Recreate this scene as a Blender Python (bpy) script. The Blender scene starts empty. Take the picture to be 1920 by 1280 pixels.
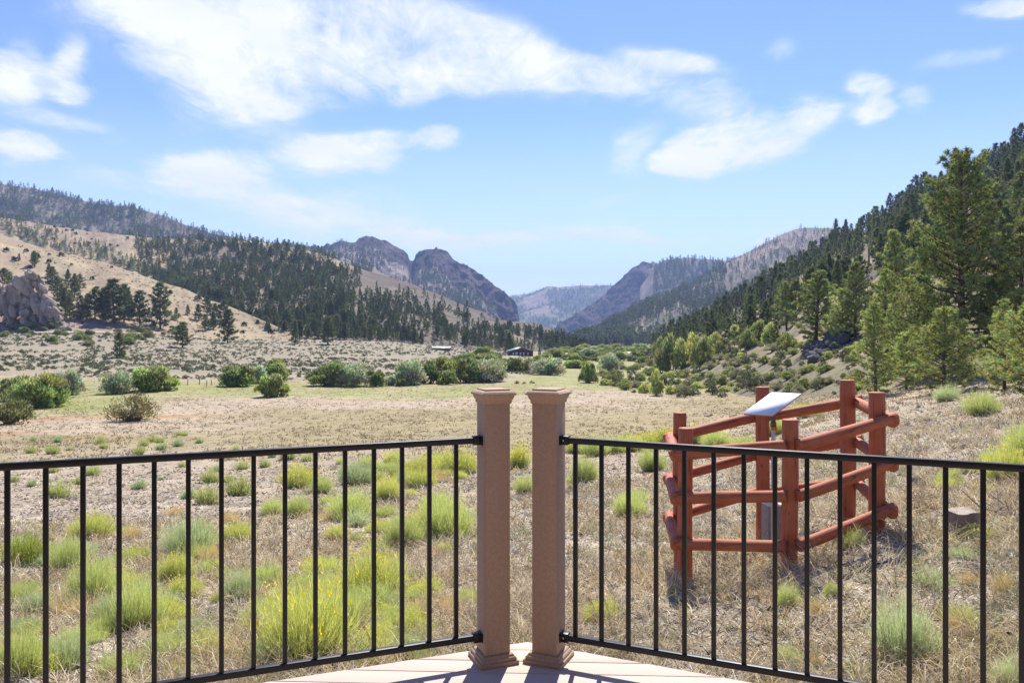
import bpy, math, random
import numpy as np
from mathutils import Vector, Matrix, Euler

# ------------------------------------------------------------------ camera, sky, sun, exposure
C = bpy.context.scene.collection
SC = bpy.context.scene
F = 1493.0          # focal length in photo pixels (1920 wide)
HY = 610.0          # horizon row in the photo
cam_d = bpy.data.cameras.new("camera")
cam = bpy.data.objects.new("camera", cam_d)
C.objects.link(cam)
cam.location = (0, 0, 0)
cam.rotation_euler = (math.radians(90), 0, 0)
cam_d.sensor_width = 36.0
cam_d.lens = 36.0 * F / 1920.0
cam_d.shift_y = (HY - 640.0) / 1920.0
cam_d.clip_start = 0.05
cam_d.clip_end = 30000.0
SC.camera = cam

SUN_EL = math.radians(50)
SUN_AZ = math.radians(11)      # from +Y towards +X
SUN_DIR = Vector((math.sin(SUN_AZ) * math.cos(SUN_EL), math.cos(SUN_AZ) * math.cos(SUN_EL), math.sin(SUN_EL)))
sun_d = bpy.data.lights.new("sun", 'SUN')
sun_d.energy = 5.0
sun_d.angle = math.radians(0.53)
sun_d.color = (1.0, 0.95, 0.87)
sun = bpy.data.objects.new("sun", sun_d)
C.objects.link(sun)
sun.rotation_euler = (-SUN_DIR).to_track_quat('-Z', 'Y').to_euler()

SC.view_settings.view_transform = 'Standard'
SC.view_settings.look = 'None'
SC.view_settings.exposure = 0.92
SC.view_settings.gamma = 1.0
SC.render.engine = 'CYCLES'
SC.cycles.volume_bounces = 0
SC.cycles.max_bounces = 6
SC.cycles.transparent_max_bounces = 4
SC.cycles.caustics_reflective = False
SC.cycles.caustics_refractive = False


class NT:
    """small helper for node trees"""
    def __init__(s, tree):
        s.t = tree
        s.n = tree.nodes
        s.l = tree.links

    def node(s, typ, **kw):
        n = s.n.new(typ)
        for k, v in kw.items():
            setattr(n, k, v)
        return n

    def put(s, n, key, v):
        if hasattr(v, 'is_output'):
            s.l.new(v, n.inputs[key])
        else:
            n.inputs[key].default_value = v

    def math(s, op, a, b=None, c=None, clamp=False):
        n = s.node('ShaderNodeMath', operation=op)
        n.use_clamp = clamp
        s.put(n, 0, a)
        if b is not None:
            s.put(n, 1, b)
        if c is not None:
            s.put(n, 2, c)
        return n.outputs[0]

    def vmath(s, op, a, b=None):
        n = s.node('ShaderNodeVectorMath', operation=op)
        s.put(n, 0, a)
        if b is not None:
            s.put(n, 1, b)
        return n.outputs['Value'] if op in ('LENGTH', 'DOT_PRODUCT') else n.outputs[0]

    def ramp(s, fac, stops, smooth=False):
        n = s.node('ShaderNodeValToRGB')
        cr = n.color_ramp
        if smooth:
            cr.interpolation = 'EASE'
        while len(cr.elements) < len(stops):
            cr.elements.new(0.5)
        for e, (p, c) in zip(cr.elements, stops):
            e.position = p
            e.color = (c[0], c[1], c[2], 1) if not isinstance(c, (int, float)) else (c, c, c, 1)
        s.put(n, 0, fac)
        return n.outputs[0]

    def noise(s, vec, scale, detail=4, rough=0.55, dist=0.0):
        n = s.node('ShaderNodeTexNoise')
        if vec is not None:
            s.put(n, 'Vector', vec)
        n.inputs['Scale'].default_value = scale
        n.inputs['Detail'].default_value = detail
        n.inputs['Roughness'].default_value = rough
        n.inputs['Distortion'].default_value = dist
        return n.outputs[0]

    def mix(s, fac, a, b, blend='MIX'):
        n = s.node('ShaderNodeMix', data_type='RGBA', blend_type=blend)
        n.clamp_factor = True
        s.put(n, 0, fac)
        for k, v in ((6, a), (7, b)):
            if hasattr(v, 'is_output'):
                s.l.new(v, n.inputs[k])
            else:
                n.inputs[k].default_value = (v[0], v[1], v[2], 1) if not isinstance(v, (int, float)) else (v, v, v, 1)
        return n.outputs[2]


def make_world():
    w = bpy.data.worlds.new("World")
    SC.world = w
    w.use_nodes = True
    t = NT(w.node_tree)
    t.n.clear()
    out = t.node('ShaderNodeOutputWorld')
    bg = t.node('ShaderNodeBackground')
    sky = t.node('ShaderNodeTexSky', sky_type='NISHITA')
    sky.sun_disc = False
    sky.sun_elevation = SUN_EL
    sky.sun_rotation = SUN_AZ
    sky.altitude = 2400
    sky.air_density = 1.0
    sky.dust_density = 0.3
    sky.ozone_density = 1.6
    tc = t.node('ShaderNodeTexCoord')
    d = tc.outputs['Generated']
    sep = t.node('ShaderNodeSeparateXYZ')
    t.l.new(d, sep.inputs[0])
    y = t.math('MAXIMUM', sep.outputs[1], 0.05)
    u = t.math('DIVIDE', sep.outputs[0], y)
    v = t.math('DIVIDE', sep.outputs[2], y)
    # cloud sheet coordinates: where the ray meets a level plane overhead
    zc = t.math('ADD', t.math('MAXIMUM', sep.outputs[2], 0.0), 0.13)
    cp = t.node('ShaderNodeCombineXYZ')
    t.l.new(t.math('DIVIDE', sep.outputs[0], zc), cp.inputs[0])
    t.l.new(t.math('DIVIDE', sep.outputs[1], zc), cp.inputs[1])
    pos = cp.outputs[0]
    uv = t.node('ShaderNodeCombineXYZ')
    t.l.new(u, uv.inputs[0])
    t.l.new(v, uv.inputs[1])
    uvo = uv.outputs[0]
    # wobble so that the cloud outlines are ragged
    wn = t.node('ShaderNodeTexNoise')
    t.l.new(pos, wn.inputs['Vector'])
    wn.inputs['Scale'].default_value = 1.5
    wn.inputs['Detail'].default_value = 7
    wob = t.vmath('MULTIPLY', t.vmath('SUBTRACT', wn.outputs['Color'], (0.5, 0.5, 0.5)), (0.16, 0.08, 0.0))
    wuv = t.vmath('ADD', uvo, wob)
    blobs = [  # photo px, py, radius x, radius y, strength, tilt
        (330, 40, 190, 95, .85, -.55), (470, 90, 170, 150, 1.0, 0), (400, 10, 260, 60, .8, 0), (640, 100, 160, 90, .75, 0),
        (560, 175, 60, 50, .4, 0), (480, 185, 90, 30, .7, -.2), (820, 125, 130, 62, .95, .1), (800, 30, 190, 50, .75, -.25), (780, 180, 60, 30, .7, 0),
        (35, 130, 85, 70, .95, 0), (140, 115, 45, 60, .85, -.3), (160, 165, 45, 30, .7, 0), (45, 275, 85, 30, .85, -.15),
        (120, 230, 130, 26, .5, -.18), (385, 315, 112, 46, 1.15, 0), (600, 280, 115, 42, 1.05, 0), (720, 265, 80, 30, .7, -.1),
        (822, 264, 42, 22, .8, 0), (1010, 110, 130, 40, .6, -.2), (1120, 150, 170, 55, .75, -.1), (1260, 115, 130, 30, .65, -.2),
        (1320, 190, 130, 60, .42, 0), (1290, 290, 75, 42, 1.0, .1), (1420, 255, 135, 55, 1.0, .25), (1535, 200, 70, 35, .75, .1),
        (1650, 205, 42, 32, .7, 0), (1655, 150, 48, 32, .75, 0), (1720, 185, 35, 35, .42, 0), (1180, 275, 55, 40, .42, .4),
        (1470, 85, 40, 30, .24, .4), (960, 60, 120, 40, .5, -.3), (940, 150, 110, 45, .55, 0), (690, 300, 60, 26, .5, 0), (1890, 8, 90, 26, .8, 0), (560, 385, 230, 46, .62, -.1), (760, 440, 260, 34, .62, -.05), (250, 345, 180, 22, .32, -.2),
        (1010, 450, 240, 20, .6, 0), (1190, 452, 120, 12, .45, 0), (1450, 438, 60, 14, .55, .4), (1830, 110, 90, 24, .3, .2),
        (1150, 380, 60, 26, .2, .3),
    ]
    acc = None
    for (px, py, rx, ry, st, tl) in blobs:
        s1 = t.vmath('SUBTRACT', wuv, ((px - 960) / F, (HY - py) / F, 0))
        if tl:
            r = t.node('ShaderNodeVectorRotate', rotation_type='Z_AXIS')
            t.l.new(s1, r.inputs['Vector'])
            r.inputs['Angle'].default_value = -tl
            s1 = r.outputs[0]
        s2 = t.vmath('LENGTH', t.vmath('MULTIPLY', s1, (F / rx, F / ry, 0)))
        m = t.node('ShaderNodeMapRange', interpolation_type='SMOOTHERSTEP')
        t.l.new(s2, m.inputs[0])
        m.inputs[1].default_value = 1.45
        m.inputs[2].default_value = 0.1
        m.inputs[3].default_value = 0.0
        m.inputs[4].default_value = st
        acc = m.outputs[0] if acc is None else t.math('MAXIMUM', acc, m.outputs[0]) if st < .5 else t.math('ADD', acc, t.math('MULTIPLY', m.outputs[0], t.math('SUBTRACT', 1.0, acc, clamp=True)))
    stretch = t.node('ShaderNodeMapping')
    t.l.new(pos, stretch.inputs[0])
    stretch.inputs['Scale'].default_value = (1.25, 0.75, 1.0)
    stretch.inputs['Rotation'].default_value = (0, 0, 0.5)
    n1 = t.noise(stretch.outputs[0], 2.6, 10, 0.64, 0.8)
    n2 = t.noise(stretch.outputs[0], 9.0, 9, 0.68, 1.4)
    nn = t.math('ADD', t.math('MULTIPLY', n1, 0.64), t.math('MULTIPLY', n2, 0.36))
    dens = t.math('ADD', acc, t.math('MULTIPLY', t.math('SUBTRACT', nn, 0.5), 3.6))
    mr = t.node('ShaderNodeMapRange', interpolation_type='LINEAR')
    t.l.new(dens, mr.inputs[0])
    mr.inputs[1].default_value = -0.12
    mr.inputs[2].default_value = 0.98
    cm = t.math('MULTIPLY', mr.outputs[0], t.math('MULTIPLY', acc, 2.2, clamp=True))
    # thin veil that whitens the air low over the hills
    veil = t.node('ShaderNodeMapRange')
    t.l.new(sep.outputs[2], veil.inputs[0])
    veil.inputs[1].default_value = 0.25
    veil.inputs[2].default_value = 0.02
    veil.inputs[3].default_value = 0.0
    veil.inputs[4].default_value = 0.66
    vm = t.math('MULTIPLY', veil.outputs[0], 1.0)
    skyc = t.vmath('MULTIPLY', sky.outputs[0], SKY_TINT)
    c1 = t.mix(vm, skyc, VEIL)
    shade = t.noise(pos, 3.0, 4, 0.5)
    cloudc = t.mix(t.ramp(shade, [(0.35, 0.0), (0.65, 1.0)]), CLOUD_LO, CLOUD_HI)
    c2 = t.mix(cm, c1, cloudc)
    t.l.new(c2, bg.inputs[0])
    bg.inputs[1].default_value = 0.088
    t.l.new(bg.outputs[0], out.inputs[0])


SKY_TINT = (0.90, 0.965, 1.42)
VEIL = (6.1, 6.6, 7.3)
CLOUD_LO = (5.9, 6.15, 6.35)
CLOUD_HI = (6.7, 6.75, 6.75)
make_world()

# ------------------------------------------------------------------ helpers
rng = np.random.default_rng(7)
random.seed(7)
PI = math.pi


def lin(r, g, b):
    f = lambda c: (c / 255 / 12.92) if c / 255 <= 0.04045 else ((c / 255 + 0.055) / 1.055) ** 2.4
    return (f(r), f(g), f(b))


def mesh_data(name, V, FA, mat, col=None, smooth=False):
    """V (n,3); FA list of index arrays (m,k)"""
    me = bpy.data.meshes.new(name)
    V = np.asarray(V, dtype=np.float32)
    if not isinstance(FA, (list, tuple)):
        FA = [FA]
    FA = [np.asarray(f, dtype=np.int32) for f in FA if len(f)]
    nl = sum(f.size for f in FA)
    nf = sum(len(f) for f in FA)
    me.vertices.add(len(V))
    me.vertices.foreach_set('co', V.ravel())
    me.loops.add(nl)
    me.polygons.add(nf)
    me.loops.foreach_set('vertex_index', np.concatenate([f.ravel() for f in FA]))
    starts, s = [], 0
    for f in FA:
        starts.append(s + np.arange(len(f)) * f.shape[1])
        s += f.size
    me.polygons.foreach_set('loop_start', np.concatenate(starts).astype(np.int32))
    if smooth:
        me.polygons.foreach_set('use_smooth', np.ones(nf, dtype=bool))
    if col is not None:
        a = me.color_attributes.new('Col', 'FLOAT_COLOR', 'POINT')
        c4 = np.ones((len(V), 4), dtype=np.float32)
        c4[:, :3] = col
        a.data.foreach_set('color', c4.ravel())
    me.update(calc_edges=True)
    me.validate()
    me.materials.append(mat)
    return me


def link(name, me, parent=None, loc=None, rot=None, scale=None):
    o = bpy.data.objects.new(name, me)
    C.objects.link(o)
    if parent is not None:
        o.parent = parent
    if loc is not None:
        o.location = loc
    if rot is not None:
        o.rotation_euler = rot
    if scale is not None:
        o.scale = scale
    return o


def tag(o, label, cat, group=None):
    o['label'] = label
    o['category'] = cat
    if group:
        o['group'] = group
    return o


def kind(o, k):
    o['kind'] = k
    return o


def empty(name, loc=(0, 0, 0), rz=0.0):
    o = bpy.data.objects.new(name, None)
    C.objects.link(o)
    o.location = loc
    o.rotation_euler = (0, 0, rz)
    o.empty_display_size = 0.2
    return o


# value noise
def _hash(ix, iy, seed):
    h = (ix.astype(np.int64) * 374761393 + iy.astype(np.int64) * 668265263 + seed * 1274126177) & 0xffffffff
    h = ((h ^ (h >> 13)) * 1103515245) & 0xffffffff
    h = ((h ^ (h >> 15)) * 2246822519) & 0xffffffff
    return ((h ^ (h >> 16)) & 0xffffff) / float(0xffffff)


def vnoise(x, y, seed=0):
    x = np.asarray(x, dtype=float)
    y = np.asarray(y, dtype=float)
    xi, yi = np.floor(x), np.floor(y)
    fx, fy = x - xi, y - yi
    fx = fx * fx * (3 - 2 * fx)
    fy = fy * fy * (3 - 2 * fy)
    a, b = _hash(xi, yi, seed), _hash(xi + 1, yi, seed)
    c, d = _hash(xi, yi + 1, seed), _hash(xi + 1, yi + 1, seed)
    return (a * (1 - fx) + b * fx) * (1 - fy) + (c * (1 - fx) + d * fx) * fy


def fbm(x, y, seed=0, octs=5, gain=0.5):
    s, a, t = 0.0, 1.0, 0.0
    for o in range(octs):
        s = s + a * vnoise(x * 2 ** o + 17.3 * o, y * 2 ** o - 9.1 * o, seed + o)
        t += a
        a *= gain
    return s / t


def ridged(x, y, seed=0, octs=4):
    s, a, t = 0.0, 1.0, 0.0
    for o in range(octs):
        s = s + a * (1 - np.abs(2 * vnoise(x * 2 ** o + 3.7 * o, y * 2 ** o + 5.1 * o, seed + o) - 1))
        t += a
        a *= 0.5
    return s / t


def smooth(a, b, x):
    t = np.clip((x - a) / (b - a), 0, 1)
    return t * t * (3 - 2 * t)


# ------------------------------------------------------------------ materials
def new_mat(name):
    m = bpy.data.materials.new(name)
    m.use_nodes = True
    t = NT(m.node_tree)
    t.n.clear()
    out = t.node('ShaderNodeOutputMaterial')
    return m, t, out


def mat_simple(name, col, rough=0.7, scale=20, var=0.12, bump=0.0, bscale=60, metal=0.0, stretch=(1, 1, 1), spec=0.3):
    m, t, out = new_mat(name)
    tc = t.node('ShaderNodeTexCoord')
    mp = t.node('ShaderNodeMapping')
    t.l.new(tc.outputs['Object'], mp.inputs[0])
    mp.inputs['Scale'].default_value = stretch
    n = t.noise(mp.outputs[0], scale, 6, 0.6)
    c = t.mix(t.ramp(n, [(0.3, 0.0), (0.7, 1.0)]), tuple(x * (1 - var) for x in col), tuple(min(1, x * (1 + var)) for x in col))
    p = t.node('ShaderNodeBsdfPrincipled')
    t.l.new(c, p.inputs['Base Color'])
    t.put(p, 'Roughness', t.math('ADD', t.math('MULTIPLY', n, 0.25), rough - 0.125))
    p.inputs['Metallic'].default_value = metal
    p.inputs['Specular IOR Level'].default_value = spec
    if bump:
        b = t.node('ShaderNodeBump')
        b.inputs['Strength'].default_value = 0.6
        b.inputs['Distance'].default_value = bump
        t.l.new(t.noise(mp.outputs[0], bscale, 4, 0.6), b.inputs['Height'])
        t.l.new(b.outputs[0], p.inputs['Normal'])
    t.l.new(p.outputs[0], out.inputs[0])
    return m


def mat_leaf(name, trans=0.4, tint=0.18, gloss=0.0):
    """vertex colour leaf stuff, light passes through, every plant a little different"""
    m, t, out = new_mat(name)
    a = t.node('ShaderNodeVertexColor', layer_name='Col')
    oi = t.node('ShaderNodeObjectInfo')
    v = t.math('ADD', t.math('MULTIPLY', oi.outputs['Random'], 2 * tint), 1 - tint)
    col = t.vmath('MULTIPLY', a.outputs[0], (1, 1, 1))
    sc = t.node('ShaderNodeVectorMath', operation='SCALE')
    t.l.new(col, sc.inputs[0])
    t.l.new(v, sc.inputs['Scale'])
    df = t.node('ShaderNodeBsdfDiffuse')
    tr = t.node('ShaderNodeBsdfTranslucent')
    t.l.new(sc.outputs[0], df.inputs[0])
    tc = t.vmath('MULTIPLY', sc.outputs[0], (1.15, 1.18, 0.92))
    t.l.new(tc, tr.inputs[0])
    mx = t.node('ShaderNodeMixShader')
    mx.inputs[0].default_value = trans
    t.l.new(df.outputs[0], mx.inputs[1])
    t.l.new(tr.outputs[0], mx.inputs[2])
    t.l.new(mx.outputs[0], out.inputs[0])
    return m


def mat_ground(name, scales=(0.35, 3.0, 22.0), bump=0.06, bscale=14.0, var=0.3, strata=False):
    m, t, out = new_mat(name)
    a = t.node('ShaderNodeVertexColor', layer_name='Col')
    tc = t.node('ShaderNodeTexCoord')
    g = tc.outputs['Object']
    n0 = t.noise(g, scales[0], 3, 0.6)
    n1 = t.noise(g, scales[1], 6, 0.65)
    n2 = t.noise(g, scales[2], 5, 0.7)
    s = t.math('ADD', t.math('MULTIPLY', n0, 0.45), t.math('ADD', t.math('MULTIPLY', n1, 0.6), t.math('MULTIPLY', n2, 0.6)))
    # 0.825 is the mean of s
    k = t.math('ADD', t.math('MULTIPLY', t.math('SUBTRACT', s, 0.825), var * 5.5), 1.0)
    k = t.math('MAXIMUM', t.math('MINIMUM', k, 1.6), 0.42)
    sc = t.node('ShaderNodeVectorMath', operation='SCALE')
    t.l.new(a.outputs[0], sc.inputs[0])
    t.l.new(k, sc.inputs['Scale'])
    col = sc.outputs[0]
    if strata:
        mp = t.node('ShaderNodeMapping')
        t.l.new(g, mp.inputs[0])
        mp.inputs['Scale'].default_value = (1, 1, 0.42)
        st = t.noise(mp.outputs[0], strata, 6, 0.65)
        k2 = t.ramp(st, [(0.38, 0.62), (0.58, 1.15)])
        col = t.vmath('MULTIPLY', col, k2)
    p = t.node('ShaderNodeBsdfPrincipled')
    t.l.new(col, p.inputs['Base Color'])
    p.inputs['Roughness'].default_value = 0.95
    p.inputs['Specular IOR Level'].default_value = 0.1
    b = t.node('ShaderNodeBump')
    b.inputs['Strength'].default_value = 0.8
    b.inputs['Distance'].default_value = bump
    bh = t.noise(g, bscale, 5, 0.7)
    if strata:
        bh = t.math('ADD', bh, t.math('MULTIPLY', st, 2.0))
    t.l.new(bh, b.inputs['Height'])
    t.l.new(b.outputs[0], p.inputs['Normal'])
    t.l.new(p.outputs[0], out.inputs[0])
    return m


M = {}
M['needle'] = mat_leaf('pine_needles', 0.30, 0.16)
M['leaf'] = mat_leaf('leaves', 0.34, 0.14)
M['blade'] = mat_leaf('stems_and_blades', 0.42, 0.08)
M['dry'] = mat_leaf('dry_blades', 0.22, 0.08)
M['bark'] = mat_simple('bark', lin(92, 74, 62), 0.9, 12, 0.35, 0.02, 30, stretch=(1, 1, .3))
M['twig'] = mat_simple('grey_twigs', lin(120, 110, 98), 0.9, 12, 0.25)
M['ground'] = mat_ground('ground', (0.5, 5.0, 34.0), 0.05, 20.0, 0.42)
M['hill'] = mat_ground('hillside', (0.02, 0.12, 0.8), 0.6, 0.5, 0.22)
M['farhill'] = mat_ground('far_hillside', (0.006, 0.04, 0.25), 3.0, 0.12, 0.26)
M['cliff'] = mat_ground('cliff', (0.012, 0.07, 0.4), 9.0, 0.06, 0.34, strata=0.03)
M['rock'] = mat_simple('rock', lin(150, 136, 122), 0.95, 3.0, 0.3, 0.03, 25)
M['darkrock'] = mat_simple('dark_rock', lin(98, 92, 90), 0.95, 1.2, 0.4, 0.06, 8)

# ------------------------------------------------------------------ ground shape
TPX = np.array([-600, 0, 200, 450, 700, 960, 1150, 1300, 1600, 1920, 2500], float)
TY = np.array([0.5, 5, 8, 16, 24, 40, 60, 100, 130, 190, 260, 350, 500, 900, 1500, 4000, 12000], float)
TZ = np.array([
    [-2.2, -2.1, -2.05, -2.0, -1.98, -1.98, -1.98, -1.95, -1.85, -1.75, -1.6],
    [-2.5, -2.45, -2.4, -2.38, -2.35, -2.35, -2.32, -2.25, -2.05, -1.85, -1.6],
    [-3.0, -2.9, -2.88, -2.82, -2.75, -2.65, -2.62, -2.60, -2.12, -1.85, -1.3],
    [-4.2, -4.1, -4.05, -3.95, -3.85, -3.7, -3.65, -3.5, -2.8, -2.05, -1.0],
    [-5.2, -5.0, -5.0, -4.95, -4.8, -4.65, -4.55, -4.4, -3.4, -2.25, -.5],
    [-6.2, -6.2, -6.2, -6.15, -6.1, -6.0, -5.9, -5.7, -4.2, -2.8, 0.2],
    [-7.0, -7.3, -7.3, -7.2, -7.15, -7.1, -7.05, -6.9, -5.2, -3.4, -1],
    [-7.5, -8.3, -8.5, -8.6, -8.6, -8.7, -8.7, -8.5, -8.0, -7, -6],
    [-6.5, -7.7, -8.2, -8.7, -8.9, -9.3, -9.5, -9.6, -10, -10, -10],
    [-4, -5.6, -7.1, -8.6, -9.3, -10.4, -10.9, -11.2, -12, -12, -12],
    [-.5, -2.7, -3.2, -6.6, -8.4, -11.2, -12, -12.4, -13, -13, -13],
    [1, 0, -1, -4.7, -7.0, -12.6, -13.4, -13.8, -15, -15, -15],
    [4, 4, 3, -2, -7, -15, -15.6, -16, -17, -17, -17],
    [0, 0, -5, -10, -18, -22, -22.5, -23, -23, -23, -23],
    [-20, -20, -20, -25, -30, -34, -34, -34, -34, -34, -34],
    [-80, -80, -80, -80, -80, -82, -82, -82, -80, -80, -80],
    [-200] * 11], float)


def _cr(p0, p1, p2, p3, t):
    # clamped slope cubic
    m1 = 0.5 * (p2 - p0)
    m2 = 0.5 * (p3 - p1)
    t2, t3 = t * t, t * t * t
    return (2 * t3 - 3 * t2 + 1) * p1 + (t3 - 2 * t2 + t) * m1 + (-2 * t3 + 3 * t2) * p2 + (t3 - t2) * m2


def table(X, Y):
    X = np.asarray(X, float)
    Y = np.asarray(Y, float)
    Yc = np.clip(Y, 0.5, 12000)
    px = X / np.maximum(Y, 5.0) * F + 960
    px = np.clip(px, TPX[0], TPX[-1])
    u = np.interp(px, TPX, np.arange(len(TPX)))
    v = np.interp(np.log(Yc), np.log(TY), np.arange(len(TY)))
    ui = np.clip(np.floor(u).astype(int), 0, len(TPX) - 2)
    vi = np.clip(np.floor(v).astype(int), 0, len(TY) - 2)
    uf, vf = u - ui, v - vi
    cl = lambda i, n: np.clip(i, 0, n - 1)

    def row(r):
        r = cl(r, len(TY))
        return _cr(TZ[r, cl(ui - 1, 11)], TZ[r, ui], TZ[r, ui + 1], TZ[r, cl(ui + 2, 11)], uf)
    a, b, c, d = row(vi - 1), row(vi), row(vi + 1), row(vi + 2)
    return b * (1 - vf) + c * vf if False else _cr(a, b, c, d, vf)


def ground(X, Y):
    z = table(X, Y)
    X = np.asarray(X, float)
    Y = np.asarray(Y, float)
    amp = np.clip(Y / 40, 0.15, 1.0)
    z = z + 0.22 * amp * (fbm(X / 7, Y / 7, 3, 3) - 0.5)
    z = z + 0.14 * (fbm(X / 1.3, Y / 1.3, 5, 3) - 0.5) * smooth(120, 30, Y)
    z = z + 0.05 * (fbm(X / .3, Y / .3, 6, 2) - 0.5) * smooth(40, 15, Y)
    z = z + 1.3 * (fbm(X / 45, Y / 45, 9, 3) - 0.5) * smooth(120, 300, Y)
    return z


class Hill:
    def __init__(s, name, pts, foot, amp=1.0, gul=1.0, gscale=30.0, prof=1.15, back=(0.5, 0.5), cliff=None, seed=1, rough_ridge=0.0):
        s.name = name
        p = np.array(pts, float)          # px, py, D
        f = np.array(foot, float)         # px, D
        s.p, s.f = p, f
        s.amp, s.gul, s.gs, s.prof, s.back, s.cliff, s.seed, s.rr = amp, gul, gscale, prof, back, cliff, seed, rough_ridge

    def rd(s, px):
        py = np.interp(px, s.p[:, 0], s.p[:, 1])
        D = np.interp(px, s.p[:, 0], s.p[:, 2])
        fd = np.interp(px, s.f[:, 0], s.f[:, 1])
        return py, D, fd

    def point(s, px, t):
        px = np.asarray(px, float)
        t = np.asarray(t, float)
        py, D, fd = s.rd(px)
        rx = (px - 960) / F
        py = py + s.rr * (fbm(px / 9, px * 0 + s.seed, s.seed + 50, 4) - 0.5) * 2
        fz = table(rx * fd, fd) - 0.3
        rz = (HY - py) / F * D
        tt = np.clip(t, 0, 1)
        if s.cliff:
            c0, h0 = s.cliff
            h0 = np.interp(px, h0[0], h0[1]) + .10 * (fbm(px / 14, px * 0 + 3, s.seed + 70, 3) - .5)
            h0 = np.clip(h0, .02, .97)
            #     # the slope reaches h0 of the height at c0 of the run, then the cliff
            pr = np.where(tt < c0, h0 * (tt / c0) ** 1.1, h0 + (1 - h0) * np.clip((tt - c0) / (1 - c0), 0, 1) ** .75)
        else:
            pr = tt ** s.prof
        d = fd + (D - fd) * t
        z = fz + (rz - fz) * pr
        over = np.clip(t - 1, 0, None) / 0.3
        d = np.where(t > 1, D + over * s.back[0] * (D - fd), d)
        z = np.where(t > 1, rz - over * s.back[1] * (rz - fz) * 0.9 - 1.0 * over, z)
        X = rx * d
        w = smooth(0, 0.25, t) * np.where(t < 1, 0.15 + 0.85 * smooth(1, 0.82, t), 0.15)
        # gullies run down the slope: noise long in t, short across
        gx = rx * D / s.gs
        g = ridged(gx + 0.6 * fbm(gx * .7, t * 3, s.seed + 9, 2), t * 1.4, s.seed + 3, 4)
        n = fbm(X / (s.gs * 1.3), d / (s.gs * 1.3), s.seed, 5)
        z = z + w * (s.amp * (n - 0.5) * 2 + s.gul * (g - 0.6) * 2)
        if s.cliff:
            z = z + 0
            cw = smooth(s.cliff[0] - .1, s.cliff[0] + .05, t) * (t < 1.01)
            d = d + cw * s.gs * .55 * (ridged(gx * 1.6 + z / s.gs * .5, z / s.gs * 1.3, s.seed + 20, 5) - 0.6)
            X = rx * d
            z = z + cw * (t < .995) * s.gs * .30 * (ridged(X / (s.gs * .45), z / (s.gs * .5) + d / s.gs, s.seed + 31, 5) - .62)
        return X, d, z

    def height(s, X, Y):
        px = X / Y * F + 960
        py, D, fd = s.rd(px)
        t = (Y - fd) / (D - fd)
        ok = (t >= 0) & (t <= 1) & (px >= s.p[0, 0]) & (px <= s.p[-1, 0])
        _, _, z = s.point(px, np.clip(t, 0, 1))
        return np.where(ok, z, -1e6)

    def build(s, ncol, nrow, colf, mat):
        px = np.linspace(s.p[0, 0], s.p[-1, 0], ncol)
        t = np.concatenate([np.linspace(0, 1, nrow), [1.05, 1.12, 1.2, 1.3]])
        P, T = np.meshgrid(px, t)
        X, Y, Z = s.point(P.ravel(), T.ravel())
        V = np.stack([X, Y, Z], 1)
        nr = len(t)
        i = np.arange(ncol - 1)[None, :] + np.arange(nr - 1)[:, None] * ncol
        Fq = np.stack([i, i + 1, i + ncol + 1, i + ncol], -1).reshape(-1, 4)
        col = colf(P.ravel(), T.ravel(), X, Y, Z)
        me = mesh_data(s.name, V, [Fq], mat, col, smooth=True)
        o = link(s.name, me)
        kind(o, 'structure')
        return o


def mixc(a, b, w):
    return np.asarray(a)[None, :] * (1 - w[:, None]) + np.asarray(b)[None, :] * w[:, None] if np.ndim(a) == 1 else a * (1 - w[:, None]) + np.asarray(b)[None, :] * w[:, None]


TAN = np.array((0.325, 0.262, 0.162))
TAN2 = np.array((0.27, 0.20, 0.135))
SOIL = np.array((0.235, 0.185, 0.145))
ROCK = np.array((0.15, 0.125, 0.105))
DROCK = np.array((0.075, 0.062, 0.058))
GREEN = np.array((0.12, 0.15, 0.045))
SCRUB = np.array((0.10, 0.105, 0.06))
BUTTE = np.array((0.10, 0.07, 0.062))

H1 = Hill('hill', [(-700, 300, 1500), (-300, 320, 1500), (0, 346, 1500), (60, 354, 1500), (120, 368, 1500), (180, 381, 1480), (240, 388, 1480), (300, 402, 1450),
                   (350, 421, 1450), (400, 437, 1420), (450, 446, 1400), (520, 456, 1400), (600, 468, 1400), (700, 500, 1400), (760, 540, 1400)],
          [(-700, 900), (760, 900)], amp=14, gul=10, gscale=90, seed=11, rough_ridge=2.5)
H2 = Hill('hill', [(-700, 380, 860), (-300, 390, 860), (0, 407, 820), (50, 416, 800), (150, 432, 790), (250, 443, 780), (312, 448, 770), (425, 451, 740), (480, 453, 720), (542, 461, 700),
                   (605, 477, 670), (655, 496, 650), (705, 513, 630), (767, 531, 610), (817, 551, 600), (865, 571, 590), (905, 583, 580), (930, 601, 570), (995, 604, 560),
                   (1025, 613, 550), (1055, 626, 540), (1080, 648, 530), (1100, 662, 520)],
          [(-700, 470), (200, 470), (330, 400), (450, 345), (600, 335), (700, 345), (800, 370), (900, 400), (960, 420), (1000, 445), (1060, 480), (1100, 500)],
          amp=5, gul=6, gscale=36, seed=21, rough_ridge=1.5)
H3 = Hill('hill', [(-700, 350, 440), (-300, 400, 440), (0, 439, 430), (72, 463, 425), (155, 483, 418), (200, 493, 412), (250, 511, 405), (300, 528, 395), (350, 543, 385),
                   (380, 558, 378), (425, 572, 368), (500, 603, 352), (560, 632, 345)],
          [(-700, 270), (0, 268), (120, 268), (250, 285), (380, 305), (480, 320), (560, 332)], amp=2.0, gul=1.6, gscale=26, seed=31, rough_ridge=.8)
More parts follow.
